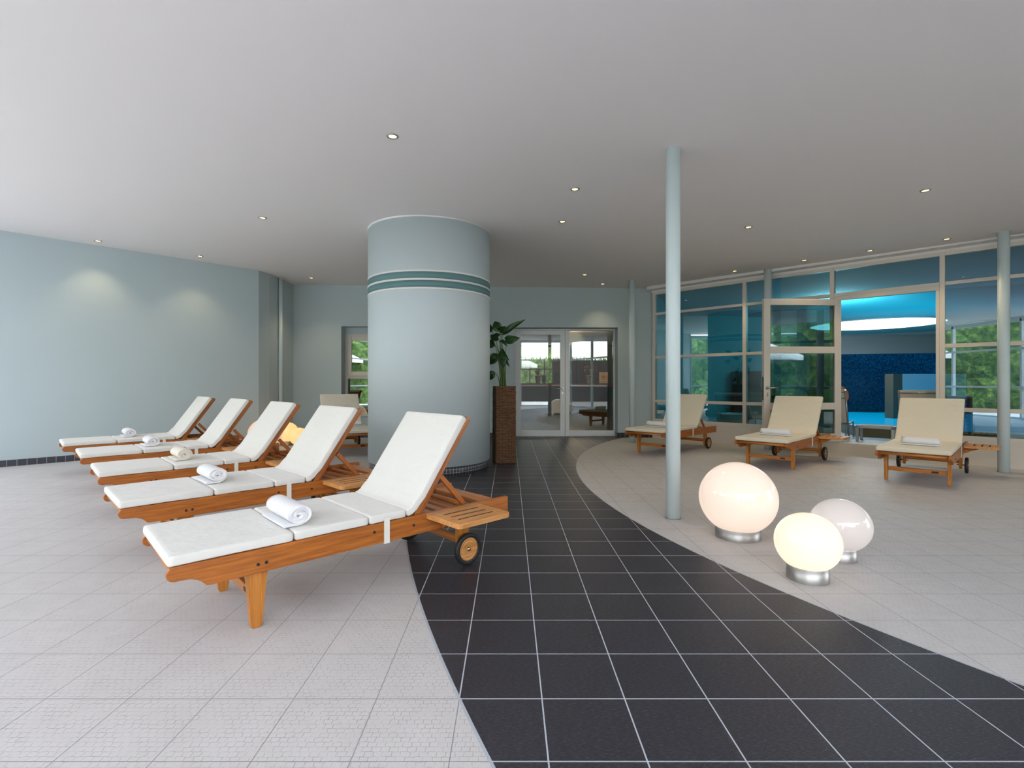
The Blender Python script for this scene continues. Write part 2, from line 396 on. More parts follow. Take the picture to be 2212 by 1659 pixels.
# ------------------------------------------------------------------ back-left window
wn = tag(bpy.data.objects.new('window_2', None), kind='structure'); C.objects.link(wn)
yw = 10.70
wf = MB(); ztop = EYE+104*yw/F
wf.box(WX0, WX1, yw-.02, yw+.05, ztop, WZ1)
wf.build('lintel_panel', M['paint'], wn)
zmid = EYE-(815-CY)*yw/F
wf = MB(); frame_rect(wf, WX0, WX1, WZ0, ztop, WX0+.05, WX1-.05, WZ0+.05, ztop-.05, yw-.02, yw+.04)
wf.box(WX0+.05, WX1-.05, yw-.02, yw+.04, zmid-.03, zmid+.03).box(-2.66, -2.6, yw-.02, yw+.04, WZ0, ztop)
wf.build('window_frame', M['frame_cream'], wn, .003)
for xa, xb in ((WX0+.05, -2.66), (-2.60, WX1-.05)):
    sa = MB(); frame_rect(sa, xa, xb, zmid+.03, ztop-.05, xa+.09, xb-.09, zmid+.12, ztop-.14, yw-.05, yw)
    s_ = sa.build('sash', M['frame_cream'], wn, .005)
    MB().box(xa+.08, xb-.08, yw-.024, yw-.020, zmid+.11, ztop-.13).build('glass_pane', M['glass_win'], s_)
    MB().box(xa, xb, yw+.01, yw+.014, WZ0+.04, zmid-.02).build('glass_pane', M['glass_win'], wn)

# ------------------------------------------------------------------ glass wall to the pool (45 degrees)
def GP(s, off=0, z=0):   # s along the wall from (3.0,10.4) towards lower right, off>0 towards the room
    q = Vector((3.0, 10.4, 0))+Vector((1, -1, 0)).normalized()*s+Vector((-1, -1, 0)).normalized()*off
    return Vector((q.x, q.y, z))
GM = Matrix.Translation((3.0, 10.4, 0)) @ Matrix.Rotation(-pi/4, 4, 'Z')    # local x along, local -y towards room
def s_of(px): u = (px-CX)/F; Y = 13.4/(1+u); return (10.4-Y)*sqrt(2)
gw = tag(bpy.data.objects.new('window_1', None), kind='structure'); C.objects.link(gw)
mull = [0.03, s_of(1609.5), s_of(1798.6), s_of(2036), s_of(2036)+1.365, s_of(2036)+2*1.365, s_of(2036)+3*1.365, 9.03]
sD0, sD1 = s_of(1806)+.02, s_of(2022)
HT = 3.01
def gbox(mb, s0, s1, y0, y1, z0, z1): return mb.box(s0, s1, y0, y1, z0, z1, GM)
fm = MB()
for s_ in mull: gbox(fm, s_-.03, s_+.03, -.05, .05, .18 if s_ in mull[2:4] else .34, HT)
gbox(fm, 0, 9.05, -.045, .05, HT-.05, HT+.01)
gbox(fm, 0, 9.05, -.04, .04, 2.535, 2.585)
for a_, b_ in ((0, mull[2]), (mull[3], 9.05)):
    for z_ in (1.668, .762): gbox(fm, a_, b_, -.04, .04, z_-.028, z_+.028)
    gbox(fm, a_, b_, -.045, .045, .34, .40)
# door frame of the opening
gbox(fm, mull[2]+.03, mull[3]-.03, -.045, .045, 2.47, 2.535)
gbox(fm, mull[2]+.03, sD0, -.045, .045, .18, 2.47); gbox(fm, sD1, mull[3]-.03, -.045, .045, .18, 2.47)
fm.build('window_frame', M['frame_cream'], gw, .004)
gp = MB()
gbox(gp, 0, 9.05, -.003, .003, 2.585, HT-.04)
gbox(gp, 0, mull[2], -.003, .003, .38, 2.55); gbox(gp, mull[3], 9.05, -.003, .003, .38, 2.55)
gp.build('glass_pane', M['glass_pool'], gw)
MB().box(3.0-.2, 9.5, 0, 0, 0, 0) if False else None
pl = MB(); gbox(pl, -.0, mull[2], -.045, .1, 0, .34); gbox(pl, mull[3], 9.05, -.045, .1, 0, .34); gbox(pl, mull[2], mull[3], -.045, .1, 0, .18)
for s_ in (mull[1]+.9, mull[2]+.02, mull[3]+1.0): pass
pl.build('wall_right_plinth', M['plinth'], kind='structure')
bk = MB(); gbox(bk, -.02, 9.2, -.24, -.05, 3.045, 3.3); gbox(bk, -.02, 9.2, -.05, .06, HT, 3.6)
bk.build('trim_1', plain('bulkhead_white', (.80, .79, .78), .7), kind='structure')

# open door leaf
lx0, lx1 = 4.06, 5.34; ly = 8.03; lz0, lz1 = .195, 2.485
lo = tag(bpy.data.objects.new('door_2', None), kind='structure'); C.objects.link(lo); lo.location = (lx1, 8.07, 0); lo.rotation_euler = (0, 0, radians(3))
LW = lx1-lx0
lf = MB(); st = .105
lf.box(-LW, -LW+st, -.03, .03, lz0, lz1).box(-st, 0, -.03, .03, lz0, lz1)
zt = [lz0, lz0+.13]; lf.box(-LW+st, -st, -.03, .03, lz0, lz0+.13).box(-LW+st, -st, -.03, .03, lz1-.10, lz1)
for z_ in (1.668, .765): lf.box(-LW+st, -st, -.03, .03, z_-.055, z_+.055)
lf.build('door_leaf', M['frame_cream'], lo, .004)
MB().box(-LW+st-.01, -st+.01, -.003, .003, lz0+.1, lz1-.08).build('glass_pane', M['glass_leaf'], lo)
hx = -LW+.055; hz = EYE-(838-CY)*8.0/F
h = MB().bar((hx, -.03, hz), (hx, -.09, hz), .012).bar((hx, -.09, hz), (hx+.15, -.09, hz), .010).bar((hx, -.03, hz), (hx, -.038, hz), .028, 20)
h.bar((hx, .03, hz), (hx, .09, hz), .012).bar((hx, .09, hz), (hx+.15, .09, hz), .010)
tag(h.build('handle', M['steel'], lo), 'steel lever handle')
MB().box(hx-.013, hx+.013, -.036, -.03, hz-.13, hz-.07).build('keyhole_plate', M['brass'], lo, .005)
MB().box(-LW-.004, -LW, -.012, .012, hz-.2, hz+.18).build('lock_strip', M['bolt'], lo)

# ------------------------------------------------------------------ facade behind the camera
def facade(name, a, b, cols=True):
    a = Vector((*a, 0)); b = Vector((*b, 0)); L = (b-a).length; n = max(2, round(L/2.4)); d = (b-a)/L
    Mx = Matrix.Translation(a) @ Matrix.Rotation(atan2(d.y, d.x), 4, 'Z')
    m = MB()
    for i in range(n+1): m.box(L*i/n-.03, L*i/n+.03, -.05, .05, 0, 3.1, Mx)
    for z_ in (.05, 1.0, 2.2): m.box(0, L, -.04, .04, z_-.03, z_+.03, Mx)
    m.box(0, L, -.05, .05, 3.02, 3.14, Mx)
    m.build(name, M['frame_white'], kind='structure')
for i in range(4): facade('window_%d' % (i+3), FAC[i], FAC[i+1])

# ------------------------------------------------------------------ columns
col = thing('round_column', 'massive pale blue round column with two dark teal bands behind the nearest lounger', 'column', (-1.075, 6.78, 0))
R = .81; ctop = zc(-1.075)
MB().lathe([(R, .12), (R, 3.17)], 128).build('shaft', M['column_paint'], col)
MB().lathe([(R-.02, 0), (R-.02, .12)], 128, uvs=True).build('tile_base', M['mosaic_base'], col)
for z0, z1 in ((2.397, 2.476), (2.290, 2.372)):
    tag(MB().lathe([(R, z0), (R+.003, z0), (R+.003, z1), (R, z1)], 128, cap=False).build('painted_band', M['band_teal'], col), 'dark teal band')
for z0, z1 in ((2.476, 2.498), (2.372, 2.397), (2.266, 2.290)):
    tag(MB().lathe([(R, z0), (R+.005, z0), (R+.005, z1), (R, z1)], 128, cap=False).build('painted_ring', M['band_white'], col), 'thin white ring')
tag(MB().lathe([(R, 3.132), (R+.004, 3.132), (R+.004, 3.165), (R, 3.165)], 128, cap=False).build('painted_ring', M['band_white'], col), 'thin white ring at the ceiling')
G = 'thin pale green steel posts'
for x, y, lab, rp_ in ((1.388, 4.235, 'slender pale blue post left of the large glowing globe, nearest of the thin posts', None),
                  (2.365, 9.62, 'slender pale post by the back wall between double door and glass wall', None),
                  (4.45, 8.60, 'slender pale post rising behind the open glazed door leaf', None),
                  (6.31, 6.38, 'slender pale post at the right edge before the glass wall', None),
                  (-4.46, 9.75, 'slender pale green pipe post against the short wall behind the left loungers', .036)):
    t_ = thing('slim_post', lab, 'post', (x, y, 0), 0, G)
    rp_ = rp_ or .0595
    MB().lathe([(rp_, 0), (rp_, zc(x)+.02)], 40).build('shaft', M['pole_paint'], t_)
    MB().lathe([(rp_+.006, 0), (rp_+.006, .004)], 40).build('floor_ring', M['steel'], t_)

# ------------------------------------------------------------------ downlights
def downlight():
    t_ = thing('ceiling_spotlight', '', 'spotlight', (0, 0, 0), 0, 'recessed ceiling spotlights')
    MB().lathe([(.046, 0), (.046, -.006), (.036, -.009), (.034, -.002), (.030, .0)], 28, cap=False).build('trim_ring', M['steel'], t_)
    MB().lathe([(.0, -.0045), (.031, -.003)], 24, cap=False).build('lens', M['lens'], t_)
    return t_
M['lens'] = plain('lit_lens', (.9, .8, .5), .3, emit=(1, .66, .22), es=6)
DL = [(848, 294, 'brightest ceiling spotlight, nearest to the viewer, high left of the big column'), (1242, 408, 'ceiling spotlight left of the near thin post, nearer of the middle pair'),
 (1215, 478, 'ceiling spotlight just right above the big column top'), (567, 470, 'ceiling spotlight left of the big column top'),
 (212, 520, 'ceiling spotlight closest to the left wall above the far loungers'), (432, 553, 'ceiling spotlight near the corner of the left wall'),
 (672, 600, 'ceiling spotlight above the back-left wall beside the window'), (1263, 593, 'ceiling spotlight in front of the double door, left one'),
 (1302, 613, 'ceiling spotlight above the double door next to the back wall'), (1617, 490, 'ceiling spotlight to the right of the near thin post'),
 (1587, 585, 'ceiling spotlight over the far right lounger by the white bulkhead'), (1737, 562, 'ceiling spotlight above the open door leaf'),
 (1879, 541, 'ceiling spotlight above the doorway to the pool'), (2045, 516, 'ceiling spotlight above the tall mullion right of the pool doorway'),
 (1999, 411, 'ceiling spotlight at far right, nearest of the right-hand ones')]
proto = None
for i, (px, py, lab) in enumerate(DL):
    Y = 1.988/((CY-py)/F+.0105*(px-CX)/F); x = (px-CX)/F*Y
    if proto is None: proto = downlight(); o = proto
    else: o = copy_tree(proto)
    o.location = (x, Y, zc(x)); o['label'] = lab
    l = bpy.data.lights.new('spot_beam', 'SPOT'); l.energy = {4: 6, 5: 6, 8: 7}.get(i, 20 if px > 1500 else 12); l.color = (1, .76, .45); l.spot_size = radians(95); l.spot_blend = .8; l.shadow_soft_size = .03
    lo_ = bpy.data.objects.new('spot_beam', l); C.objects.link(lo_); lo_.parent = o; lo_.location = (0, 0, -.02)

# ------------------------------------------------------------------ loungers
def cushion(mb, path, w0, w1, th, round_=.016, flat=(True, True)):
    """sweep a pillowy rounded section along path [(s,z)] centre line"""
    P = [Vector((a, 0, b)) for a, b in path]
    # resample
    Ls = [0]
    for i in range(1, len(P)): Ls.append(Ls[-1]+(P[i]-P[i-1]).length)
    T = Ls[-1]; n = max(8, int(T/.03)); us = [0, .004/T, .012/T, .026/T]+[.05+(.9)*i/n for i in range(n+1)]+[1-.026/T, 1-.012/T, 1-.004/T, 1]
    us = sorted(us)
    def at(u):
        x = u*T
        for i in range(1, len(P)):
            if x <= Ls[i]+1e-9: f = (x-Ls[i-1])/(Ls[i]-Ls[i-1]); return P[i-1].lerp(P[i], f)
        return P[-1]
    ring = []
    hw = (w1-w0)/2; wc = (w0+w1)/2
    m = 36
    rings = []
    for u in us:
        p = at(u); e = .01; d = (at(min(1, u+e))-at(max(0, u-e))).normalized(); nn = Vector((-d.z, 0, d.x))
        x = min(u, 1-u)*T; rr = .015
        sc = 1 if x >= rr else sqrt(max(0, 1-((rr-x)/rr)**2))
        hh = th/2*(.5+.5*sc); ww = hw-.014*(1-sc)
        pts = []
        for j in range(m):
            a = 2*pi*(j+.5)/m; ca, sa = cos(a), sin(a)
            # superellipse with long flat top
            q = abs(ca)**.12*(1 if ca > 0 else -1); r_ = abs(sa)**.24*(1 if sa > 0 else -1)
            yy = q*ww; puff = 1+.06*(1-q*q) if r_ > 0 else 1
            pts.append(p+Vector((0, wc+yy, 0))+nn*(r_*hh*puff))
        rings.append(pts)
    V = [v for r_ in rings for v in r_]
    Fc = [(j*m+i, j*m+(i+1) % m, (j+1)*m+(i+1) % m, (j+1)*m+i) for j in range(len(rings)-1) for i in range(m)]
    mb.add(V, Fc, True); k_ = len(mb.v)-len(V)
    mb.f.append([k_+i for i in range(m)][::-1]); mb.sm.append(False)
    mb.f.append([k_+(len(rings)-1)*m+i for i in range(m)]); mb.sm.append(False)
    return mb
def arc(cx_, cz_, r, a0, a1, n):
    return [(cx_+r*cos(radians(a0+(a1-a0)*i/n)), cz_+r*sin(radians(a0+(a1-a0)*i/n))) for i in range(n+1)]
def make_lounger(cm):
    t_ = thing('sun_lounger', '', 'lounger', (0, 0, 0), 0, 'teak sun loungers with cushions')
    TOP = .374
    prof = [(1.585, TOP), (1.59, TOP-.006), (1.59, .268), (1.584, .264), (-.205, .264)] + \
        [(-.205-.0*i, .264) for i in range(0)] + [(-.215, .274), (-.228, .288), (-.245, .300), (-.268, .308), (-.295, .311)] + arc(-.325, .343, .031, 270, 90, 10)[0:]
    for w0 in (0, .632):
        r_ = MB().prism(prof, w0, w0+.028, 'y').build('side_rail', M['wood'], t_, .003)
        for s_, z_ in ((.0, .305), (.036, .307), (.59, .333), (.84, .322), (1.20, .30), (1.25, .30)):
            yo = -.003 if w0 == 0 else .663
            MB().bar((s_, w0+.014, z_), (s_, yo, z_), .0075, 12).build('bolt', M['bolt'], r_)
    fr_ = MB().bar((-.322, .006, .350), (-.322, .654, .350), .0165, 18)
    fr_.build('front_rod', M['wood_x'], t_)
    leg = [(-.042, .36), (.052, .36), (.052, .255), (.028, .012), (.02, 0), (-.014, 0), (-.022, .012), (-.042, .255)]
    rleg = [(1.185, .36), (1.275, .36), (1.275, .16), (1.262, .062), (1.245, .05), (1.215, .05), (1.198, .062), (1.185, .16)]
    for w0 in (.030, .598):
        MB().prism(leg, w0, w0+.032, 'y').build('leg', M['wood_y'], t_, .003)
        MB().prism(rleg, w0, w0+.032, 'y').build('leg', M['wood_y'], t_, .003)
    MB().box(-.006, .018, .060, .600, .115, .163).build('stretcher', M['wood_x'], t_, .003)
    MB().box(1.216, 1.240, .060, .600, .118, .166).build('stretcher', M['wood_x'], t_, .003)
    MB().box(-.0075, -.0055, .14, .20, .128, .150).build('maker_plate', M['bolt'], t_)
    sd = MB()
    x = -.27
    while x < .80: sd.box(x, x+.055, .028, .632, .345, .362); x += .075
    for x in (1.00, 1.10, 1.20): sd.box(x, x+.062, .028, .632, .315, .338)
    sd.box(1.41, 1.53, .028, .632, .335, .356).box(1.345, 1.375, .028, .632, .31, .335)
    sd.build('slat_deck', M['wood_x'], t_, .002)
    # backrest frame
    a0 = radians(55.3); ux, uz = cos(a0), sin(a0); B0 = (.872, .352); BL = .695
    BM = Matrix(((ux, 0, -uz, B0[0]), (0, 1, 0, 0), (uz, 0, ux, B0[1]), (0, 0, 0, 1)))   # local x up the back, z = front
    bf = MB()
    stile = [(0, -.028), (BL-.012, -.028), (BL, -.018), (BL, .006), (BL-.014, .018), (0, .018)]
    for w0 in (.031, .597): bf.prism(stile, w0, w0+.032, 'y')
    x = .05
    while x < BL-.05: bf.box(x, x+.05, .063, .597, -.002, .014); x += .075
    bf.build('backrest_frame', M['wood'], t_, .003).matrix_local = BM
    for w0 in (.066, .572):
        ang = atan2(-.215, .194); Ls_ = sqrt(.215**2+.194**2)
        st_ = MB().box(0, Ls_, 0, .022, -.016, .016).build('prop_strut', M['wood'], t_, .003)
        st_.matrix_local = Matrix.Translation((1.083, w0, .565)) @ Matrix.Rotation(-ang, 4, 'Y')
    MB().bar((1.272, .066, .356), (1.272, .594, .356), .012).build('prop_rod', M['wood_x'], t_)
    # wheels
    for w0 in (-.012, .672):
        sgn = -1 if w0 < 0 else 1
        Mw = Matrix.Translation((1.23, w0, .100)) @ Matrix.Rotation(-sgn*pi/2, 4, 'X')  # local +z outward
        # local z -> sgn*y
        wd = MB().lathe([(0, -.014), (.074, -.014), (.074, .012), (.058, .012), (.055, .008), (.050, .012), (.040, .012), (.037, .008), (.032, .012), (.028, .009), (0, .011)], 40, Mw, cap=False).build('wheel', M['wood_pale'], t_)
        MB().lathe([(.072, -.016), (.092, -.016), (.098, -.010), (.099, 0), (.098, .010), (.092, .016), (.074, .016), (.072, .013)], 48, Mw, cap=False).build('tyre', M['rubber'], wd)
        MB().lathe([(.0145, .010), (.0135, .015), (.009, .019), (0, .0205)], 20, Mw, cap=False).build('hub_cap', M['brass'], wd)
        MB().bar((1.23, w0-sgn*.014, .10), (1.23, w0-sgn*.095, .10), .006, 10).build('axle', M['bolt'], wd)
    # tray
    tr = MB()
    z0, z1 = .344, .373
    def rr(x0, x1, y0, y1, r=.02):
        return [(x0+0, y1), (x0, y0+r)]+[(x0+r-r*cos(radians(a)), y0+r-r*sin(radians(a))) for a in (30, 60)]+[(x0+r, y0), (x1-r, y0)]+[(x1-r+r*sin(radians(a)), y0+r-r*cos(radians(a))) for a in (30, 60)]+[(x1, y0+r), (x1, y1)]
    T0, T1, V0, V1 = .925, 1.315, -.318, -.004
    tr.prism([(T0, V1), (T0, V0+.025), (T0+.008, V0+.008), (T0+.025, V0), (T0+.062, V0), (T0+.062, V1)], z0, z1)
    tr.prism([(T1-.062, V1), (T1-.062, V0), (T1-.025, V0), (T1-.008, V0+.008), (T1, V0+.025), (T1, V1)], z0, z1)
    nb = 4; wdt = (V1-V0-.05-.014*3)/nb
    for i in range(nb): y0 = V0+.025+i*(wdt+.014); tr.box(T0+.062, T1-.062, y0-(.025 if i == 0 else 0), y0+wdt+(.025 if i == nb-1 else 0), z0, z1)
    tro = tr.build('side_tray', [M['wood_pale'], M['slot_shade']], t_, .002)
    for pg in tro.data.polygons:      # shade between the slats is put into a darker wood colour
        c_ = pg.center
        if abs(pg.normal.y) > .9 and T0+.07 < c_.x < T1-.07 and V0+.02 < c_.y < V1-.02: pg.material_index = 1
    br_ = MB().prism([(-.004, .34), (-.004, .265), (-.06, .30), (-.19, .352), (-.004, .352)], 1.04, 1.06, 'x').prism([(-.004, .34), (-.004, .265), (-.06, .30), (-.19, .352), (-.004, .352)], 1.18, 1.20, 'x')
    br_.build('tray_bracket', M['wood_x'], t_)
    # strap
    s0, s1 = .648, .682
    MB().box(s0, s1, -.005, -.0015, .258, .40).box(s0, s1, -.005, .034, .257, .261).box(s0, s1, .030, .033, .258, .35).build('tie_strap', M['strap'], t_)
    # cushions
    zc0 = TOP-.002+.025; th = .050
    for i, (a_, b_) in enumerate(((-.352, .165), (.169, .562), (.566, .795))):
        cushion(MB(), [(a_, zc0), ((a_+b_)/2, zc0+.002), (b_, zc0)], .004, .656, th).build('cushion_section', cm, t_)
    off = .018-.001+.025
    def bp(t, o_=off): return (B0[0]+ux*t-uz*o_, B0[1]+uz*t+ux*o_)
    pth = [(.798, zc0), (.826, zc0+.006), (.852, zc0+.022), (.873, zc0+.048)]+[bp(t) for t in (.125, .16, .2, .3, .4, .5, .6, .675)]
    cushion(MB(), pth, .004, .656, th).build('cushion_section', cm, t_)
    return t_
LG = [(-1.162, 2.314, .759, 'sun lounger nearest to the viewer, teak with white cushion, wheels on the dark path'),
      (-2.125, 3.288, .790, 'second nearest white-cushioned teak lounger of the left row'),
      (-3.071, 4.288, .772, 'middle white-cushioned teak lounger of the left row, carrying a cream towel'),
      (-4.087, 5.305, .775, 'fourth white-cushioned teak lounger of the left row, second from the left wall'),
      (-5.093, 6.228, .779, 'white-cushioned teak lounger farthest in the left row, closest to the left wall'),
      (2.571, 7.814, .780, 'cream-cushioned teak lounger partly hidden by the near thin post'),
      (3.753, 6.523, .765, 'cream-cushioned teak lounger in front of the open glazed door leaf'),
      (4.888, 5.477, .765, 'cream-cushioned teak lounger at far right before the pool doorway'),
      (-2.19, 8.06, radians(118), 'cream-cushioned teak lounger partly hidden behind the big round column')]
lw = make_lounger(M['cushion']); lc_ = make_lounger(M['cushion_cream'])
LO = []
for i, (x, y, a, lab) in enumerate(LG):
    base = lw if i < 5 else lc_
    o = base if i in (0, 6) else copy_tree(base)
    o.location = (x, y, 0); o.rotation_euler = (0, 0, a); o['label'] = lab
    if i >= 5: o['group'] = 'cream-cushioned teak loungers'
    else: o['group'] = 'white-cushioned teak loungers in the left row'
    LO.append(o)
    if i in (5, 8):
        for ch in kids(o):
            if ch.name.split('.')[0] in ('side_tray', 'tray_bracket'): bpy.data.objects.remove(ch)

# ------------------------------------------------------------------ rolled towels
def make_towel(mat, length, seed, r0=.062):
    rnd = random.Random(seed)
    turns = 3.75; th = .0122; n = 150
    outer = []; inner = []
    for i in range(n+1):
        a = 2*pi*turns*i/n
        r = .012+(r0-.012)*i/n
        wob = 1+.04*sin(a*1.3+seed)+.03*sin(2.1*a)
        ex, ez = 1.10, .92
        outer.append((-r*cos(a)*ex*wob, r*sin(a)*ez*wob)); ri = r-th
        inner.append((-ri*cos(a)*ex*wob, ri*sin(a)*ez*wob))
    # loose tail flap lying on the cushion, towards the foot end
    bot = min(z for _, z in outer)
    ax, az = outer[-1]
    m = MB(); K = 9
    ring = [(a, b-bot) for a, b in outer]+[(a, b-bot) for a, b in inner[::-1]]
    nn = len(outer)
    V = []
    for k_ in range(K):
        u = k_/(K-1); y = (u-.5)*length
        e = abs(2*u-1)
        s_ = 1-.035*max(0, e-.8)/.2
        jit = .004*rnd.uniform(-1, 1)
        for q, (a, b) in enumerate(ring):
            jj = .005*sin(q*.21+seed) if k_ in (0, K-1) else 0
            V.append(Vector((a*s_+jit*.4, y+jj, b*s_+.001+jit*.1 if b > .01 else b+.001)))
    L_ = len(ring); Fc = []
    for k_ in range(K-1):
        for i in range(L_):
            Fc.append((k_*L_+i, k_*L_+(i+1) % L_, (k_+1)*L_+(i+1) % L_, (k_+1)*L_+i))
    m.add(V, Fc, True)
    for k_ in (0, K-1):
        for i in range(nn-1):
            m.f.append([k_*L_+i, k_*L_+i+1, k_*L_+(L_-2-i), k_*L_+(L_-1-i)]); m.sm.append(False)
    # flap
    fp = [(.012, .0005), (.014, .009), (-.03, .0125), (-.068, .0125), (-.076, .010), (-.078, .005), (-.074, .0005)]
    m.prism(fp, -length/2+.004, length/2-.004, 'y', smooth=False)
    return m.build('rolled_towel', mat)
TW = [(0, .215, .07, .40, M['towel'], 'thick white rolled towel on the nearest lounger, spiral end showing'),
      (1, .235, .17, .50, M['towel'], 'white rolled towel on the second nearest lounger of the left row'),
      (2, .285, .19, .52, M['towel_cream'], 'cream-tinged rolled towel on the middle lounger of the left row'),
      (3, .285, .19, .52, M['towel'], 'white rolled towel on the fourth lounger of the left row'),
      (4, .330, .20, .53, M['towel'], 'white rolled towel on the farthest left lounger beside the wall'),
      (5, .12, .15, .52, M['towel'], 'white rolled towel seen left of the near thin post'),
      (6, .16, .12, .50, M['towel'], 'white rolled towel on the lounger in front of the open door leaf'),
      (7, .10, .14, .48, M['towel'], 'white rolled towel on the far right lounger before the pool doorway'),
      (8, .36, .10, .45, M['towel'], 'white rolled towel on the lounger behind the big column')]
for li, s_, w0, w1, mt, lab in TW:
    o = make_towel(mt, w1-w0, li*1.7+.3, .060 if li < 5 else .050)
    x, y, a, _ = LG[li]
    d = Vector((cos(a), sin(a), 0)); n = Vector((-sin(a), cos(a), 0))
    if li >= 5: pass
    p = Vector((x, y, 0))+d*s_+n*((w0+w1)/2)
    o.location = (p.x, p.y, .4285); o.rotation_euler = (0, 0, a)
    tag(o, lab, 'towel', 'rolled bath towels')

# ------------------------------------------------------------------ globe lamps
def globe_mat(name, col, es):
    m, t, p, o = newmat(name)
    p.inputs['Base Color'].default_value = (.40, .38, .36, 1); p.inputs['Roughness'].default_value = .12
    p.inputs['Coat Weight'].default_value = .3
    p.inputs['Emission Color'].default_value = (*col, 1); p.inputs['Emission Strength'].default_value = es
    return m
M['globe_a'] = globe_mat('lit_opal_glass', (1, .78, .62), .78)
M['globe_b'] = globe_mat('lit_opal_warm', (1, .83, .60), .95)
M['globe_c'] = globe_mat('dim_opal_glass', (1, .90, .87), .42)
M['globe_d'] = globe_mat('lit_opal_amber', (1, .60, .20), 1.0)
M['globe_e'] = globe_mat('lit_opal_peach', (1, .60, .38), .75)
def globe(x, y, rh, rv, rb, hb, mat, lab, grp, watt=0):
    t_ = thing('globe_lamp', lab, 'lamp', (x, y, 0), 0, grp)
    MB().lathe([(rb, 0), (rb, hb), (rb-.004, hb+.001), (rb-.004, hb-.03)], 64, cap=False).build('base_ring', M['steel'], t_)
    zs = sqrt(max(0, 1-(rb/rh)**2))*rv
    zc_ = hb+zs-.002
    pr = [(rh*sin(pi*i/48), zc_-rv*cos(pi*i/48)) for i in range(49)]
    pr[0] = (0.0, pr[0][1]); pr[-1] = (0.0, pr[-1][1])
    MB().lathe([(max(r, .0005), z) for r, z in pr], 72).build('glass_globe', mat, t_)
    return t_
GR = 'glowing globe floor lamps on the right'; GL = 'glowing globe floor lamps behind the left loungers'
globe(1.700, 3.72, .272, .262, .157, .078, M['globe_a'], 'largest glowing globe lamp on the right, standing by the near thin post', GR)
globe(1.745, 2.925, .176, .168, .111, .085, M['globe_b'], 'small bright yellowish globe lamp, front one of the right trio', GR)
globe(2.155, 3.255, .178, .168, .092, .078, M['globe_c'], 'small dim whitish globe lamp behind the front one of the right trio', GR)
globe(-4.02, 8.25, .272, .262, .157, .078, M['globe_e'], 'large peach globe lamp half hidden behind the middle left lounger', GL)
globe(-4.06, 9.13, .20, .185, .11, .085, M['globe_d'], 'amber globe lamp in the back-left corner, left of its small neighbour', GL)
globe(-3.64, 8.66, .158, .155, .09, .085, M['globe_d'], 'small amber globe lamp seen between two left lounger backrests', GL)

# ------------------------------------------------------------------ planter and plant
def wicker_mat():
    m, t, p, o = newmat('brown_wicker')
    v = coords(t, (1, 1, 1)); s = t.nodes.new('ShaderNodeSeparateXYZ'); t.links.new(v, s.inputs[0])
    wob = noise(t, coords(t, (6, 6, 25)), 2, 3)
    z = math_(t, 'ADD', math_(t, 'MULTIPLY', s.outputs[2], 420), math_(t, 'MULTIPLY', wob, 9))
    st = math_(t, 'SINE', z)
    n2 = noise(t, coords(t, (8, 8, 110)), 2, 4)
    c = ramp(t, math_(t, 'ADD', math_(t, 'MULTIPLY', st, .16), n2), [(.28, (.030, .013, .006)), (.5, (.13, .058, .025)), (.78, (.27, .14, .065))])
    sx_ = math_(t, 'SINE', math_(t, 'MULTIPLY', math_(t, 'ADD', s.outputs[0], s.outputs[1]), 150))
    c = mixc(t, math_(t, 'MULTIPLY', math_(t, 'GREATER_THAN', sx_, .93), .6), c, (.03, .014, .008))
    t.links.new(c, p.inputs['Base Color']); p.inputs['Roughness'].default_value = .7
    bump(t, p, math_(t, 'ADD', st, n2), .8, .004); return m
M['wicker'] = wicker_mat(); M['soil'] = plain('dark_soil', (.03, .02, .015), .95, nz=1, ns=60)
pt = thing('wicker_planter', 'tall square brown wicker planter beside the big round column', 'planter', (-.075, 7.20, 0), radians(11))
b = MB(); hs = .147; rnd = random.Random(3)
V = []; rings = 24; per = 32
def sq(t, h, r=.02):
    # point on rounded square param 0..1
    q = t*4; side = int(q) % 4; f = q-int(q)
    c = [(-h, -h), (h, -h), (h, h), (-h, h)]; a_ = c[side]; b_ = c[(side+1) % 4]
    x, y = a_[0]+(b_[0]-a_[0])*f, a_[1]+(b_[1]-a_[1])*f
    L_ = max(abs(x), abs(y)); l2 = sqrt(x*x+y*y)
    if l2 > h*1.36: x *= h*1.36/l2; y *= h*1.36/l2
    return x, y
for j in range(rings+1):
    z = .004+1.090*j/rings
    for i in range(per):
        x, y = sq(i/per, hs*(1+.03*(1-j/rings))+.0018*sin(j*2.1)+.001*rnd.uniform(-1, 1))
        V.append((x, y, z if j else .004+.008*rnd.random()))
b.add(V, [(j*per+i, j*per+(i+1) % per, (j+1)*per+(i+1) % per, (j+1)*per+i) for j in range(rings) for i in range(per)])
k0 = rings*per
V2 = [(sq(i/per, hs-.018)[0], sq(i/per, hs-.018)[1], 1.094) for i in range(per)]+[(sq(i/per, hs-.018)[0], sq(i/per, hs-.018)[1], 1.03) for i in range(per)]
kk = len(b.v); b.add(V2, [(i+0, (i+1) % per, per+(i+1) % per, per+i) for i in range(per)])
for i in range(per): b.f.append([k0+i, k0+(i+1) % per, kk+(i+1) % per, kk+i]); b.sm.append(False)
b.build('basket', M['wicker'], pt)
MB().prism([sq(i/per, hs-.019) for i in range(per)], .98, 1.04).build('soil', M['soil'], pt)
def leaf_mat():
    m, t, p, o = newmat('dark_green_leaf')
    n = noise(t, coords(t, (1, 1, 1)), 7, 3)
    t.links.new(ramp(t, n, [(.3, (.006, .030, .007)), (.7, (.022, .085, .012))]), p.inputs['Base Color'])
    p.inputs['Roughness'].default_value = .35; p.inputs['Specular IOR Level'].default_value = .5
    return m
M['leaf'] = leaf_mat(); M['stalk'] = plain('green_stalk', (.10, .16, .04), .5)
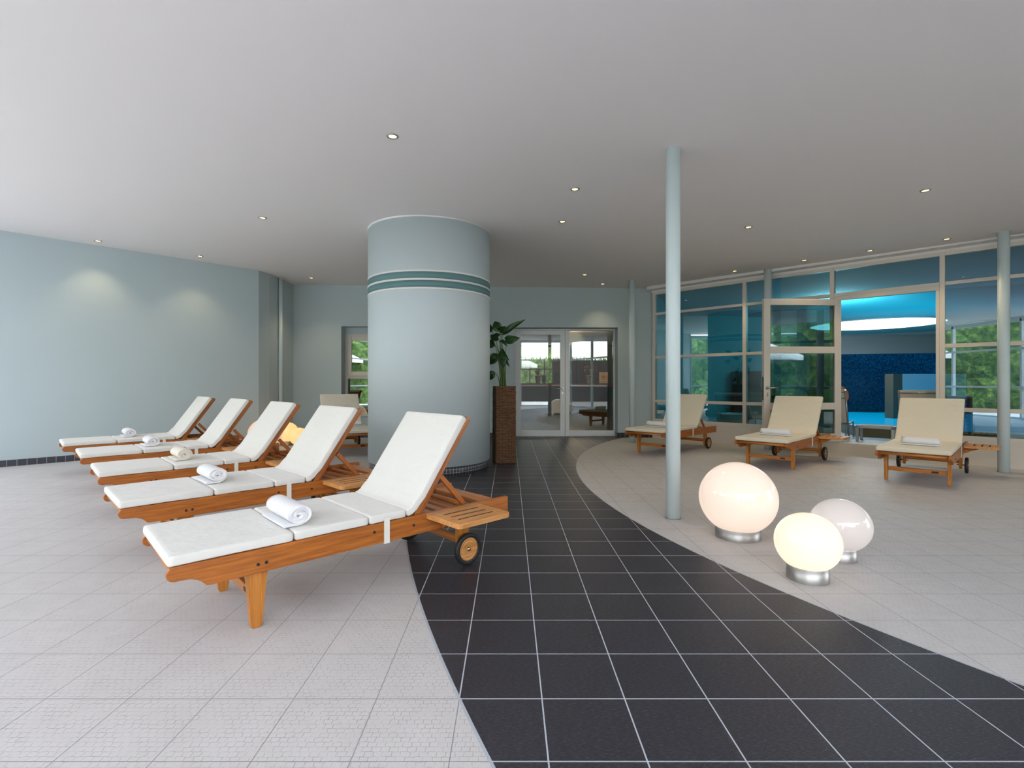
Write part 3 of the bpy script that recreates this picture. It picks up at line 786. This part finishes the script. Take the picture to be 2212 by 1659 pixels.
pl_ = thing('potted_plant', 'large-leaved green plant growing out of the tall wicker planter', 'plant', (-.075, 7.20, 1.04))
org = Vector((-.075, 7.20, 1.04))
def add_leaf(base, tip, wd, roll, sag, root):
    base = Vector(base)-org; tip = Vector(tip)-org; d = tip-base; L_ = d.length; dn = d.normalized()
    side = dn.cross(Vector((0, -1, .15))).normalized(); nrm = side.cross(dn)
    side2 = side*cos(roll)+nrm*sin(roll); nr2 = nrm*cos(roll)-side*sin(roll)
    n = 12; V = []
    for i in range(n+1):
        u = i/n; c = base+d*u+Vector((0, 0, -1))*sag*(u*u)*L_+nr2*.03*sin(pi*u)
        wv = wd*(sin(pi*min(1, u*.93+.07)**.8)**.75)*(1-.25*u)
        if i == n: wv = .002
        for q in (-1, -.5, 0, .5, 1):
            V.append(c+side2*(q*wv/2)+nr2*(abs(q)**1.4*wd*.22+.006*sin(9*u+3*q)))
    Fc = [(i*5+j, i*5+j+1, (i+1)*5+j+1, (i+1)*5+j) for i in range(n) for j in range(4)]
    m = MB().add(V, Fc, True)
    lf_ = m.build('leaf', M['leaf'], pl_)
    sm = lf_.modifiers.new('thick', 'SOLIDIFY'); sm.thickness = .0015
    # stalk
    r0 = Vector(root); pts = []
    for i in range(9):
        u = i/8; p = r0.lerp(base, u); bend = sin(pi*u)*.04
        pts.append(p+Vector((-(base-r0).x*.5*sin(pi*u)*.5, 0, bend)))
    MB().tube(pts, [.0075-.0045*i/8 for i in range(9)], 8).build('stalk', M['stalk'], pl_)
LV = [((1086, 722, 7.10), (1135, 694, 7.05), .105, .2, -.05), ((1079, 716, 7.15), (1069, 696, 7.20), .15, .1, .0), ((1080, 714, 7.15), (1094, 702, 7.05), .13, -.4, .05),
      ((1066, 734, 7.20), (1086, 722, 7.28), .10, .6, .1), ((1078, 733, 7.2), (1061, 722, 7.3), .10, .6, .1),
      ((1092, 735, 7.05), (1124, 728, 6.98), .14, -.3, .05), ((1079, 738, 7.1), (1096, 747, 7.0), .075, .4, .1),
      ((1082, 757, 7.05), (1101, 774, 6.98), .13, -.5, .15), ((1076, 764, 7.05), (1088, 793, 6.98), .155, .3, .1),
      ((1072, 764, 7.2), (1056, 784, 7.25), .15, .3, .1), ((1089, 782, 7.1), (1101, 788, 7.05), .07, .3, .3),
      ((1066, 802, 7.25), (1054, 818, 7.3), .13, .2, .1), ((1064, 715, 7.35), (1042, 700, 7.45), .13, .2, 0), ((1070, 745, 7.4), (1050, 740, 7.5), .14, .3, .1)]
for i, (b0, t0, wd, ro, sg) in enumerate(LV):
    rt = ((i*37 % 11-5)*.009-.015, (i*53 % 9-4)*.010, 0)
    add_leaf(pix(*b0), pix(*t0), wd, ro, sg, rt)

# ------------------------------------------------------------------ pool hall behind the glass wall
POOLC = [(3.0, 10.4), (9.4, 4.0), (9.9, 3.4), (18, 3.4), (18, 20.2), (3.0, 20.2)]
M['pool_wall'] = plain('pool_hall_wall', (.02, .38, .42), .7); M['pool_ceiling'] = plain('pool_hall_ceiling', (.30, .46, .50), .8)  # cyan hall light is put into both the wall and ceiling colours
MB().prism([(3.0, 10.6), (9.4, 4.0), (9.9, 3.4), (18, 3.4), (18, 20.2), (8.25, 20.2), (8.25, 14.0), (4.5, 14.0)], 3.0, 3.7).build('ceiling_pool', M['pool_ceiling'], kind='structure')
MB().prism([(3.10, 10.44), (9.47, 4.07), (18, 3.4), (18, 20.2), (8.25, 20.2), (8.25, 14.0), (4.62, 14.0)], .0, .18).build('floor_pool', M['pool_tile'], kind='structure')
MB().prism([(3.0, 10.76), (3.1, 10.5), (4.68, 14.0), (4.52, 14.05)], 0, 3.2).build('wall_pool_left', M['pool_wall'], kind='structure')
MB().box(8.25, 18, 20.0, 20.2, 0, 3.2).build('wall_pool_back', plain('pale_grey_wall', (.55, .60, .62), .7), kind='structure')
MB().box(17.9, 18.1, 3.4, 20.0, 0, 3.2).build('wall_pool_right', M['pool_wall'], kind='structure')
MB().box(9.5, 18, 3.3, 3.5, 0, 3.2).build('wall_pool_front', M['pool_wall'], kind='structure')
MB().box(4.55, 8.3, 13.95, 14.1, 0, 3.2).box(8.2, 8.3, 14.1, 20.2, 0, 3.2).build('wall_pool_divider', M['pool_wall'], kind='structure')
# ceiling disc with the blue hall light put into its colour, round luminous skylight
DC = (11.4, 15.6)
def blue_lit_ceil():
    m, t, p, o = newmat('blue_light_on_ceiling')
    p.inputs['Base Color'].default_value = (.03, .42, .54, 1); p.inputs['Roughness'].default_value = .6
    return m
M['blue_lit_ceiling'] = blue_lit_ceil()
ring = MB().lathe([(.001, 2.97), (5.1, 2.97), (5.1, 2.999)], 96, Matrix.Translation((11.6, 14.1, 0)), cap=False)
ring.build('blue_light_disc', M['blue_lit_ceiling'], kind='structure')
sk_ = thing('round_skylight', 'large round glowing skylight in the blue-lit pool hall ceiling', 'skylight', (DC[0], DC[1], 2.95))
MB().lathe([(0.001, 0), (1.72, 0)], 96, cap=False).build('luminous_panel', plain('luminous_panel', (1, 1, 1), .5, emit=(.93, .97, 1), es=4.5), sk_)
MB().lathe([(1.72, -.01), (1.78, -.01), (1.78, .03), (1.72, .03)], 96, cap=False).build('rim', M['band_white'], sk_)
# upward cyan spots, added over the pool to light the ceiling blue
for x, y, e in ((9.4, 12.4, 230), (11.0, 12.2, 230), (12.8, 11.9, 230), (9.2, 11.8, 60)):
    l = bpy.data.lights.new('added_cyan_uplight', 'SPOT'); l.energy = e*.38; l.color = (.04, .75, .90); l.spot_size = radians(128); l.spot_blend = .9; l.shadow_soft_size = .3
    lo_ = bpy.data.objects.new('added_cyan_uplight', l); C.objects.link(lo_); lo_.location = (x, y, .45); lo_.rotation_euler = (pi, 0, 0)
l = bpy.data.lights.new('hall_lamp', 'POINT'); l.energy = 170; l.color = (.80, .93, 1); l.shadow_soft_size = .5
lo_ = bpy.data.objects.new('hall_lamp', l); C.objects.link(lo_); lo_.location = (7.0, 10.8, 2.7)
# mosaic partition wall
a = Vector((8.4, 13.89, 0)); d = Vector((.967, -.254, 0)).normalized(); Lm = 9.4; nn = Vector((-d.y, d.x, 0))*-.2
mm = MB()
p0, p1 = a, a+d*Lm; q0, q1 = a-nn, a+d*Lm-nn
Z = Vector((0, 0, 1.92)); Zb = Vector((0, 0, .1))
mm.add([p0+Zb, p1+Zb, p1+Z, p0+Z, q0+Zb, q1+Zb, q1+Z, q0+Z], [(0, 1, 2, 3), (5, 4, 7, 6), (3, 2, 6, 7), (4, 0, 3, 7), (1, 5, 6, 2)],
       uv=[[(0, 0), (Lm, 0), (Lm, 1.82), (0, 1.82)]]+[[(0, 0)]*4]*4)
mm.build('wall_mosaic', M['blue_mosaic'], kind='structure')
# raised pool
pool = thing('swimming_pool', 'raised pool with bright cyan water seen through the open doorway', 'pool', (6.25, 9.0, .18))
PP = [(6.25, 9.0), (11.7, 3.55), (17.7, 3.53), (17.7, 11.2), (8.6, 13.6), (7.5, 13.3)]
O_ = Vector((6.25, 9.0, .18))
b = MB(); n = len(PP); acc = 0
for i in range(n):
    p, q = PP[i], PP[(i+1) % n]; l_ = (Vector(q)-Vector(p)).length
    b.add([Vector((*p, .18))-O_, Vector((*q, .18))-O_, Vector((*q, .36))-O_, Vector((*p, .36))-O_], [(0, 1, 2, 3)], uv=[[(0, .05), (l_, .05), (l_, .23), (0, .23)]])
b.build('basin_wall', M['olive_tile'], pool)
ce = Vector((sum(p[0] for p in PP)/n, sum(p[1] for p in PP)/n))
b = MB()
inn = [tuple(Vector(p)+(ce-Vector(p)).normalized()*.12) for p in PP]
V = [Vector((*p, .362))-O_ for p in PP]+[Vector((*p, .362))-O_ for p in inn]
b.add(V, [(i, (i+1) % n, n+(i+1) % n, n+i) for i in range(n)]); b.build('coping', plain('stone_coping', (.50, .48, .38), .5), pool)
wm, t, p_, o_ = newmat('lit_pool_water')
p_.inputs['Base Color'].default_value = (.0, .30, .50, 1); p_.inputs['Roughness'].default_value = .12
p_.inputs['Emission Color'].default_value = (.0, .42, .80, 1); p_.inputs['Emission Strength'].default_value = .45  # glow of the lit pool is put into the water surface
bump(t, p_, noise(t, coords(t), 3, 3), .15, .02)
b = MB(); b.add([Vector((*p, .352))-O_ for p in inn], [list(range(n))]); b.build('water', wm, pool)
# pale block with brown end standing in the pool
blk = thing('partition_block', 'low pale blue partition with brown end panel before the mosaic wall', 'partition', (8.45, 11.0, .34))
MB().box(.20, 1.6, 0, .25, 0, .995).build('panel', plain('pale_blue_panel', (.45, .60, .68), .4), blk)
MB().box(0, .20, -.0, .25, 0, .995).build('end_panel', plain('brown_panel', (.12, .095, .065), .5), blk)
# life ring
M['orange'] = plain('orange_plastic', (.75, .13, .02), .4)
rg = MB(); Mr = Matrix.Translation((8.93, 13.63, .78)) @ Matrix.Rotation(radians(-14.7), 4, 'Z') @ Matrix.Rotation(pi/2, 4, 'X')
rg.lathe([(0.25+.045*cos(2*pi*i/12), .045*sin(2*pi*i/12)) for i in range(13)], 40, Mr, cap=False)
tag(rg.build('lifebuoy', M['orange']), 'orange lifebuoy on the blue mosaic wall left of the pool doorway', 'lifebuoy')
# steel side table
ts = thing('side_table', 'small grey metal side table with wooden top just inside the pool doorway', 'table', (5.70, 8.23, .18), -pi/4)
b = MB()
for x in (0, .47):
    for y in (0, .34): b.box(x, x+.04, y, y+.04, 0, .255)
b.box(0, .51, 0, .04, .222, .262).box(0, .51, .34, .38, .222, .262).box(0, .04, 0, .38, .222, .262).box(.47, .51, 0, .38, .222, .262)
b.build('frame', plain('grey_metal', (.42, .44, .46), .35, .6), ts, .002)
MB().box(.03, .48, .03, .35, .25, .268).build('top', plain('brown_slats', (.30, .20, .14), .6), ts)
# sling recliners seen from behind
M['sling'] = plain('cream_sling', (.68, .60, .48), .8); M['grey_tube'] = plain('grey_tube', (.30, .31, .33), .3, .7)
def recliner(x, y, lab, rz=-pi/4):
    t_ = thing('sling_chair', lab, 'chair', (x, y, .18), rz, 'grey metal sling recliners by the pool')
    W_ = .56
    for xx in (0, W_):
        m = MB().tube([(xx, .30, .02), (xx, .22, .26), (xx, .02, .84)], .016, 10).tube([(xx, .05, 0), (xx, .16, .24), (xx, .62, .28), (xx, .66, 0)], .014, 10)
        m.build('side_frame', M['grey_tube'], t_)
    MB().bar((0, .03, .80), (W_, .03, .80), .012).bar((0, .2, .26), (W_, .2, .26), .012).bar((0, .05, .70), (W_, .05, .70), .010).build('crossbar', M['grey_tube'], t_)
    m = MB(); V = []
    P = [(.015, .845), (.06, .70), (.13, .50), (.205, .27)]
    for i, (yy, zz) in enumerate(P):
        V += [(.012, yy, zz), (W_-.012, yy, zz), (W_-.012, yy+.006, zz+.002), (.012, yy+.006, zz+.002)]
    Fc = []
    for i in range(3):
        for j in range(4): Fc.append((i*4+j, i*4+(j+1) % 4, (i+1)*4+(j+1) % 4, (i+1)*4+j))
    Fc += [(0, 1, 2, 3), (12, 15, 14, 13)]
    m.add(V, Fc).build('backrest', M['sling'], t_)
    MB().box(.01, W_-.01, .22, .64, .262, .270).build('seat', M['sling'], t_)
    return t_
recliner(6.20, 7.96, 'cream sling recliner behind the far right lounger, inside the pool doorway')
recliner(5.26, 8.82, 'cream sling recliner seen past the hinge edge of the open door leaf')
recliner(4.55, 9.70, 'cream sling recliner seen faintly through the open door leaf glass')
# whirlpool and cupboard
wp = thing('whirlpool_tub', 'round cream whirlpool tub with blue water behind the glass wall', 'tub', (4.95, 10.85, .18))
MB().lathe([(.40, 0), (.43, .24), (.46, .27), (.45, .29), (.27, .29), (.26, .24)], 48, cap=False).build('shell', plain('cream_shell', (.66, .62, .50), .35), wp)
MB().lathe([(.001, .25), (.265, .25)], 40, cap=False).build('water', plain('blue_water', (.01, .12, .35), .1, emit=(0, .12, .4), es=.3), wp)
cb = thing('dark_cupboard', 'tall dark cupboard against the teal pool hall wall', 'cupboard', (6.15, 13.5, .18))
MB().box(0, .66, 0, .38, 0, 1.27).build('carcass', plain('black_lacquer', (.012, .010, .010), .3), cb, .004)
MB().box(.01, .325, -.012, 0, .02, 1.25).build('door', plain('black_door', (.016, .013, .012), .3), cb, .002)
MB().box(.335, .65, -.012, 0, .02, 1.25).build('door', plain('black_door_2', (.016, .013, .012), .3), cb, .002)
# pool hall window on the far left: daylight comes in
# ------------------------------------------------------------------ rooms behind the back wall
RB = [(-6, 10.86), (3.0, 10.86), (4.45, 14.15), (8.1, 14.15), (8.1, 24.1), (-6, 24.1)]
MB().prism(RB, -.2, 0).build('floor_back', M['back_floor'], kind='structure')
MB().prism(RB, 2.95, 3.6).build('ceiling_back', M['ceiling'], kind='structure')
M['back_wall2'] = plain('reception_wall', (.30, .24, .19), .7)
MB().box(-1.2, -1.0, 10.86, 24, 0, 2.95).build('wall_reception_left', M['back_wall2'], kind='structure')
MB().box(-6.1, -6, 10.85, 24.1, 0, 3).build('wall_store_left', M['back_wall2'], kind='structure')
MB().box(8.05, 8.15, 14.2, 24.1, 0, 2.95).build('wall_reception_right', M['back_wall2'], kind='structure')
MB().box(-6, .25, 24, 24.2, 0, 3).box(2.45, 8.1, 24, 24.2, 0, 3).box(.25, 2.45, 24, 24.2, 0, .9).box(.25, 2.45, 24, 24.2, 2.85, 3).build('wall_reception_back', M['back_wall2'], kind='structure')
b = MB().box(.25, 2.45, 24.02, 24.1, .9, .96).box(.25, 2.45, 24.02, 24.1, 2.8, 2.86)
for x in (.25, .95, 1.65, 2.38): b.box(x, x+.07, 24.02, 24.1, .9, 2.86)
b.box(.25, 2.45, 24.02, 24.1, 1.75, 1.81).build('window_7', M['frame_white'], kind='structure')
portal((2.45, 24.0), (.25, 24.0), .95, 2.85)
bc = thing('reception_counter', 'long dark bar counter with wooden edge behind the double door', 'counter', (-.9, 18.3, 0))
MB().box(.55, 5.2, .15, .75, 0, 1.0).build('front_panel', plain('black_front', (.014, .014, .018), .3), bc)
MB().box(0, 5.25, -.05, .85, 1.0, 1.10).build('wooden_edge', plain('reddish_edge', (.26, .11, .05), .35), bc, .005)
MB().box(0, 5.25, -.06, .86, 1.10, 1.112).build('glass_top', plain('dark_glass_top', (.02, .03, .03), .08), bc)
MB().box(.05, .5, .1, .7, 0, 1.0).build('end_panel', plain('brown_end', (.20, .09, .05), .4), bc)
tcab = thing('tall_cabinet', 'tall brown cabinet behind the bar counter', 'cabinet', (2.1-.3, 20.6, 0))
cbm = plain('brown_cabinet', (.075, .038, .025), .35)
MB().box(0, 1.05, .4, .45, 0, 2.45).box(0, .05, 0, .45, 0, 2.45).box(.5, .55, 0, .45, 0, 2.45).box(1.0, 1.05, 0, .45, 0, 2.45).box(0, 1.05, 0, .45, 2.4, 2.45).box(0, 1.05, 0, .45, 0, 1.0).box(0, 1.05, 0, .45, 1.55, 1.57).box(0, 1.05, 0, .45, 1.95, 1.97).build('carcass', cbm, tcab, .004)
cd = thing('framed_card', 'pale framed card with a round emblem leaning on the bar counter', 'card', (1.0, 10, 0))
cd.location = (pix(1304, 819, 18.6).x, 18.6, 1.112); cd.rotation_euler = (radians(-10), 0, radians(-6))
MB().box(-.16, .16, -.006, .006, 0, .42).build('board', plain('beige_card', (.80, .58, .34), .6), cd, .003)
MB().lathe([(.085, 0), (.10, 0), (.10, .002), (.085, .002)], 40, Matrix.Translation((0, -.008, .24)) @ Matrix.Rotation(pi/2, 4, 'X'), cap=False).lathe([(.001, 0), (.055, .001)], 30, Matrix.Translation((0, -.008, .24)) @ Matrix.Rotation(pi/2, 4, 'X'), cap=False).box(-.10, .10, -.009, -.0065, .04, .055).box(-.08, .08, -.009, -.0065, .075, .085).build('emblem', plain('ochre_print', (.45, .26, .10), .6), cd)
def flower(px, name_lab, potcol, h_, cols, seed, Y=18.75, rr_=.11):
    x = (px-CX)/F*Y; t_ = thing('flower_pot', name_lab, 'potted plant', (x, Y, 1.112))
    MB().lathe([(rr_*.65, 0), (rr_, h_), (rr_*1.06, h_), (rr_*1.06, h_-.04), (rr_*.9, h_-.04)], 28, cap=False).lathe([(.001, h_-.03), (rr_*.95, h_-.03)], 24, cap=False).build('pot', potcol, t_)
    rn = random.Random(seed); m = MB(); m2 = MB()
    for i in range(60):
        a = rn.uniform(0, 2*pi); l = rn.uniform(.15, .42); e = rn.uniform(.5, 1.4)
        p = Vector((0, 0, h_-.02)); q = p+Vector((cos(a)*cos(e), sin(a)*cos(e), sin(e)))*l
        sd_ = Vector((-sin(a), cos(a), 0))*.014; md = (p+q)/2+Vector((0, 0, .03))
        m.add([p, md-sd_, q, md+sd_], [(0, 1, 2, 3)])
        if i % 3 == 0:
            c = q; m2.add([c+Vector(v)*.03 for v in ((1, 0, 0), (0, 1, 0), (-1, 0, 0), (0, -1, 0), (0, 0, 1), (0, 0, -1))], [(0, 1, 4), (1, 2, 4), (2, 3, 4), (3, 0, 4), (1, 0, 5), (2, 1, 5), (3, 2, 5), (0, 3, 5)])
    tag(m.build('foliage', M['leaf2'], t_), kind='stuff')
    if cols: tag(m2.build('blossoms', cols, t_), kind='stuff')
M['leaf2'] = plain('bright_leaf', (.10, .22, .04), .5)
flower(1162, 'terracotta pot with leafy plant on the left part of the bar counter', plain('terracotta', (.42, .15, .06), .7), .30, None, 2)
flower(1272, 'beige pot with orange blossoms on the right part of the bar counter', plain('beige_pot', (.50, .42, .28), .6), .30, plain('orange_blossom', (.75, .25, .06), .6), 5)
vs = MB().lathe([(.05, 0), (.075, .10), (.085, .26), (.08, .30), (.07, .29)], 28, cap=False).build('dark_vase', plain('dark_ceramic', (.02, .03, .035), .2))
vs.location = (pix(1175, 815, 18.6).x, 18.6, 1.112); tag(vs, 'dark ceramic vase beside the terracotta pot on the bar counter', 'vase')
# warm light in the reception (point light without a fixture)
l = bpy.data.lights.new('reception_point', 'POINT'); l.energy = 70; l.color = (1, .7, .42); l.shadow_soft_size = .3
lo_ = bpy.data.objects.new('reception_point', l); C.objects.link(lo_); lo_.location = (2.2, 17.0, 2.6)

# ------------------------------------------------------------------ outside
gm = plain('pale_paving', (.60, .585, .56), .8, nz=.2, ns=3)
MB().prism([(-60, -60), (60, -60), (60, 60), (-60, 60)], -.35, -.21).build('ground_outside', gm, kind='structure')
MB().prism([(-16, -9), (2.6, -9), (2.6, -2.3), (-6.6, -2.3), (-8.2, 5.5), (-16, 9)], -.2, -.02).build('terrace_outside', gm, kind='structure')
MB().prism([(2.6, -9), (16, -9), (16, 3.2), (9.6, 3.4), (4.45, 1.2), (3.0, -2.3), (2.6, -2.3)], -.2, -.02).build('added_dark_ground', plain('bounce_limiting_dark', (.13, .115, .10), .7), kind='structure')  # unseen dark ground, added to cut daylight bounced onto the right ceiling
hm, t, p_, o_ = newmat('hedge_green')
n1 = noise(t, coords(t), 5, 6, .7)
t.links.new(ramp(t, n1, [(.34, (.014, .036, .009)), (.52, (.075, .145, .024)), (.70, (.26, .34, .08))]), p_.inputs['Base Color']); p_.inputs['Roughness'].default_value = .7
bump(t, p_, n1, 1, .08)
def hedge(a, b, h, seed, lab, tuft=False):
    rn = random.Random(seed); a = Vector((*a, 0)); b = Vector((*b, 0)); L = (b-a).length; d = (b-a)/L; nrm = Vector((-d.y, d.x, 0))
    m = MB(); nx = int(L/.5); nz_ = 8
    V = []
    for k_ in range(nz_+1):
        for i in range(nx+1):
            p = a+d*(L*i/nx)+nrm*(.25*sin(i*1.3+k_*.9)+rn.uniform(-.12, .12))+Vector((0, 0, -.2+(h+.2)*k_/nz_+(rn.uniform(-.12, .12) if k_ == nz_ else 0)))
            V.append(p)
    V += [v-nrm*1.2 for v in V]
    o = (nx+1)*(nz_+1); Fc = []
    for k_ in range(nz_):
        for i in range(nx): q = k_*(nx+1)+i; Fc += [(q, q+1, q+nx+2, q+nx+1), (o+q, o+q+nx+1, o+q+nx+2, o+q+1)]
    for i in range(nx): q = nz_*(nx+1)+i; Fc.append((q, q+1, o+q+1, o+q))
    m.add(V, Fc)
    for i in range(int(L*h*55)):
        p = a+d*rn.uniform(0, L)+nrm*rn.uniform(.05, .45)+Vector((0, 0, rn.uniform(0, h+.1)))
        s_ = rn.uniform(.04, .09); u = Vector((rn.uniform(-1, 1), rn.uniform(-1, 1), rn.uniform(-1, 1))).normalized(); v = u.orthogonal().normalized()
        m.add([p-u*s_, p+v*s_*.5, p+u*s_, p-v*s_*.5], [(0, 1, 2, 3)])
    if tuft:
        for i in range(int(L*26)):
            p = a+d*rn.uniform(0, L)-nrm*rn.uniform(.1, 1.0)+Vector((0, 0, h-.05)); hh = rn.uniform(.15, .5)
            q = p+Vector((rn.uniform(-.12, .12), rn.uniform(-.12, .12), hh)); sd_ = d*.012
            m.add([p-sd_, p+sd_, q], [(0, 1, 2)])
    tag(m.build('hedge', hm), lab, 'hedge')
hedge((-4.4, -9.6), (-14.4, -3.4), 3.9, 1, 'tall green hedge outside, mirrored in the right-hand panes')
hedge((-16.0, -4.4), (-16.2, 9), 3.8, 2, 'green hedge outside beyond the left glazing')
gwl = MB().box(-3.4, 7.3, -11.1, -10.3, -.2, 2.55).build('garden_wall', plain('dark_garden_wall', (.035, .03, .028), .8))
tag(gwl, 'long dark garden wall outside, mirrored in the double door', 'wall')
rn = random.Random(9); m = MB()
for i in range(900):
    p = Vector((rn.uniform(-3.4, 7.3), rn.uniform(-11.0, -10.35), 2.56)); q = p+Vector((rn.uniform(-.12, .12), rn.uniform(-.1, .1), rn.uniform(.1, .42)))
    m.add([p-Vector((.013, 0, 0)), p+Vector((.013, 0, 0)), q], [(0, 1, 2)])
tag(m.build('roof_grass', M['leaf2']), 'green grass growing on top of the dark garden wall', 'grass', kind='stuff')
hedge((8, 27.5), (-6, 27.5), 3.4, 5, 'green hedge outside the far reception window')
hedge((17.0, -1.8), (7.5, -9.4), 4.3, 4, 'tall green hedge outside, mirrored in the open door leaf')
def parasol(x, y, z, lab):
    t_ = thing('parasol', lab, 'parasol', (x, y, 0), 0, 'white parasols on the terrace')
    MB().lathe([(1.3, z-.18), (1.3, z), (.05, z+.55), (.001, z+.56)], 8, cap=False).build('canopy', plain('parasol_white', (.82, .82, .82), .8), t_)
    MB().bar((0, 0, -.02), (0, 0, z+.5), .03).build('pole', M['steel'], t_)
parasol(-9.0, -5.0, 2.35, 'white parasol on the terrace mirrored in the small back window')
parasol(.2, -5.2, 2.1, 'white parasol on the terrace mirrored in the double door')
parasol(11.0, -2.6, 2.15, 'white parasol on the terrace mirrored in the open door leaf')
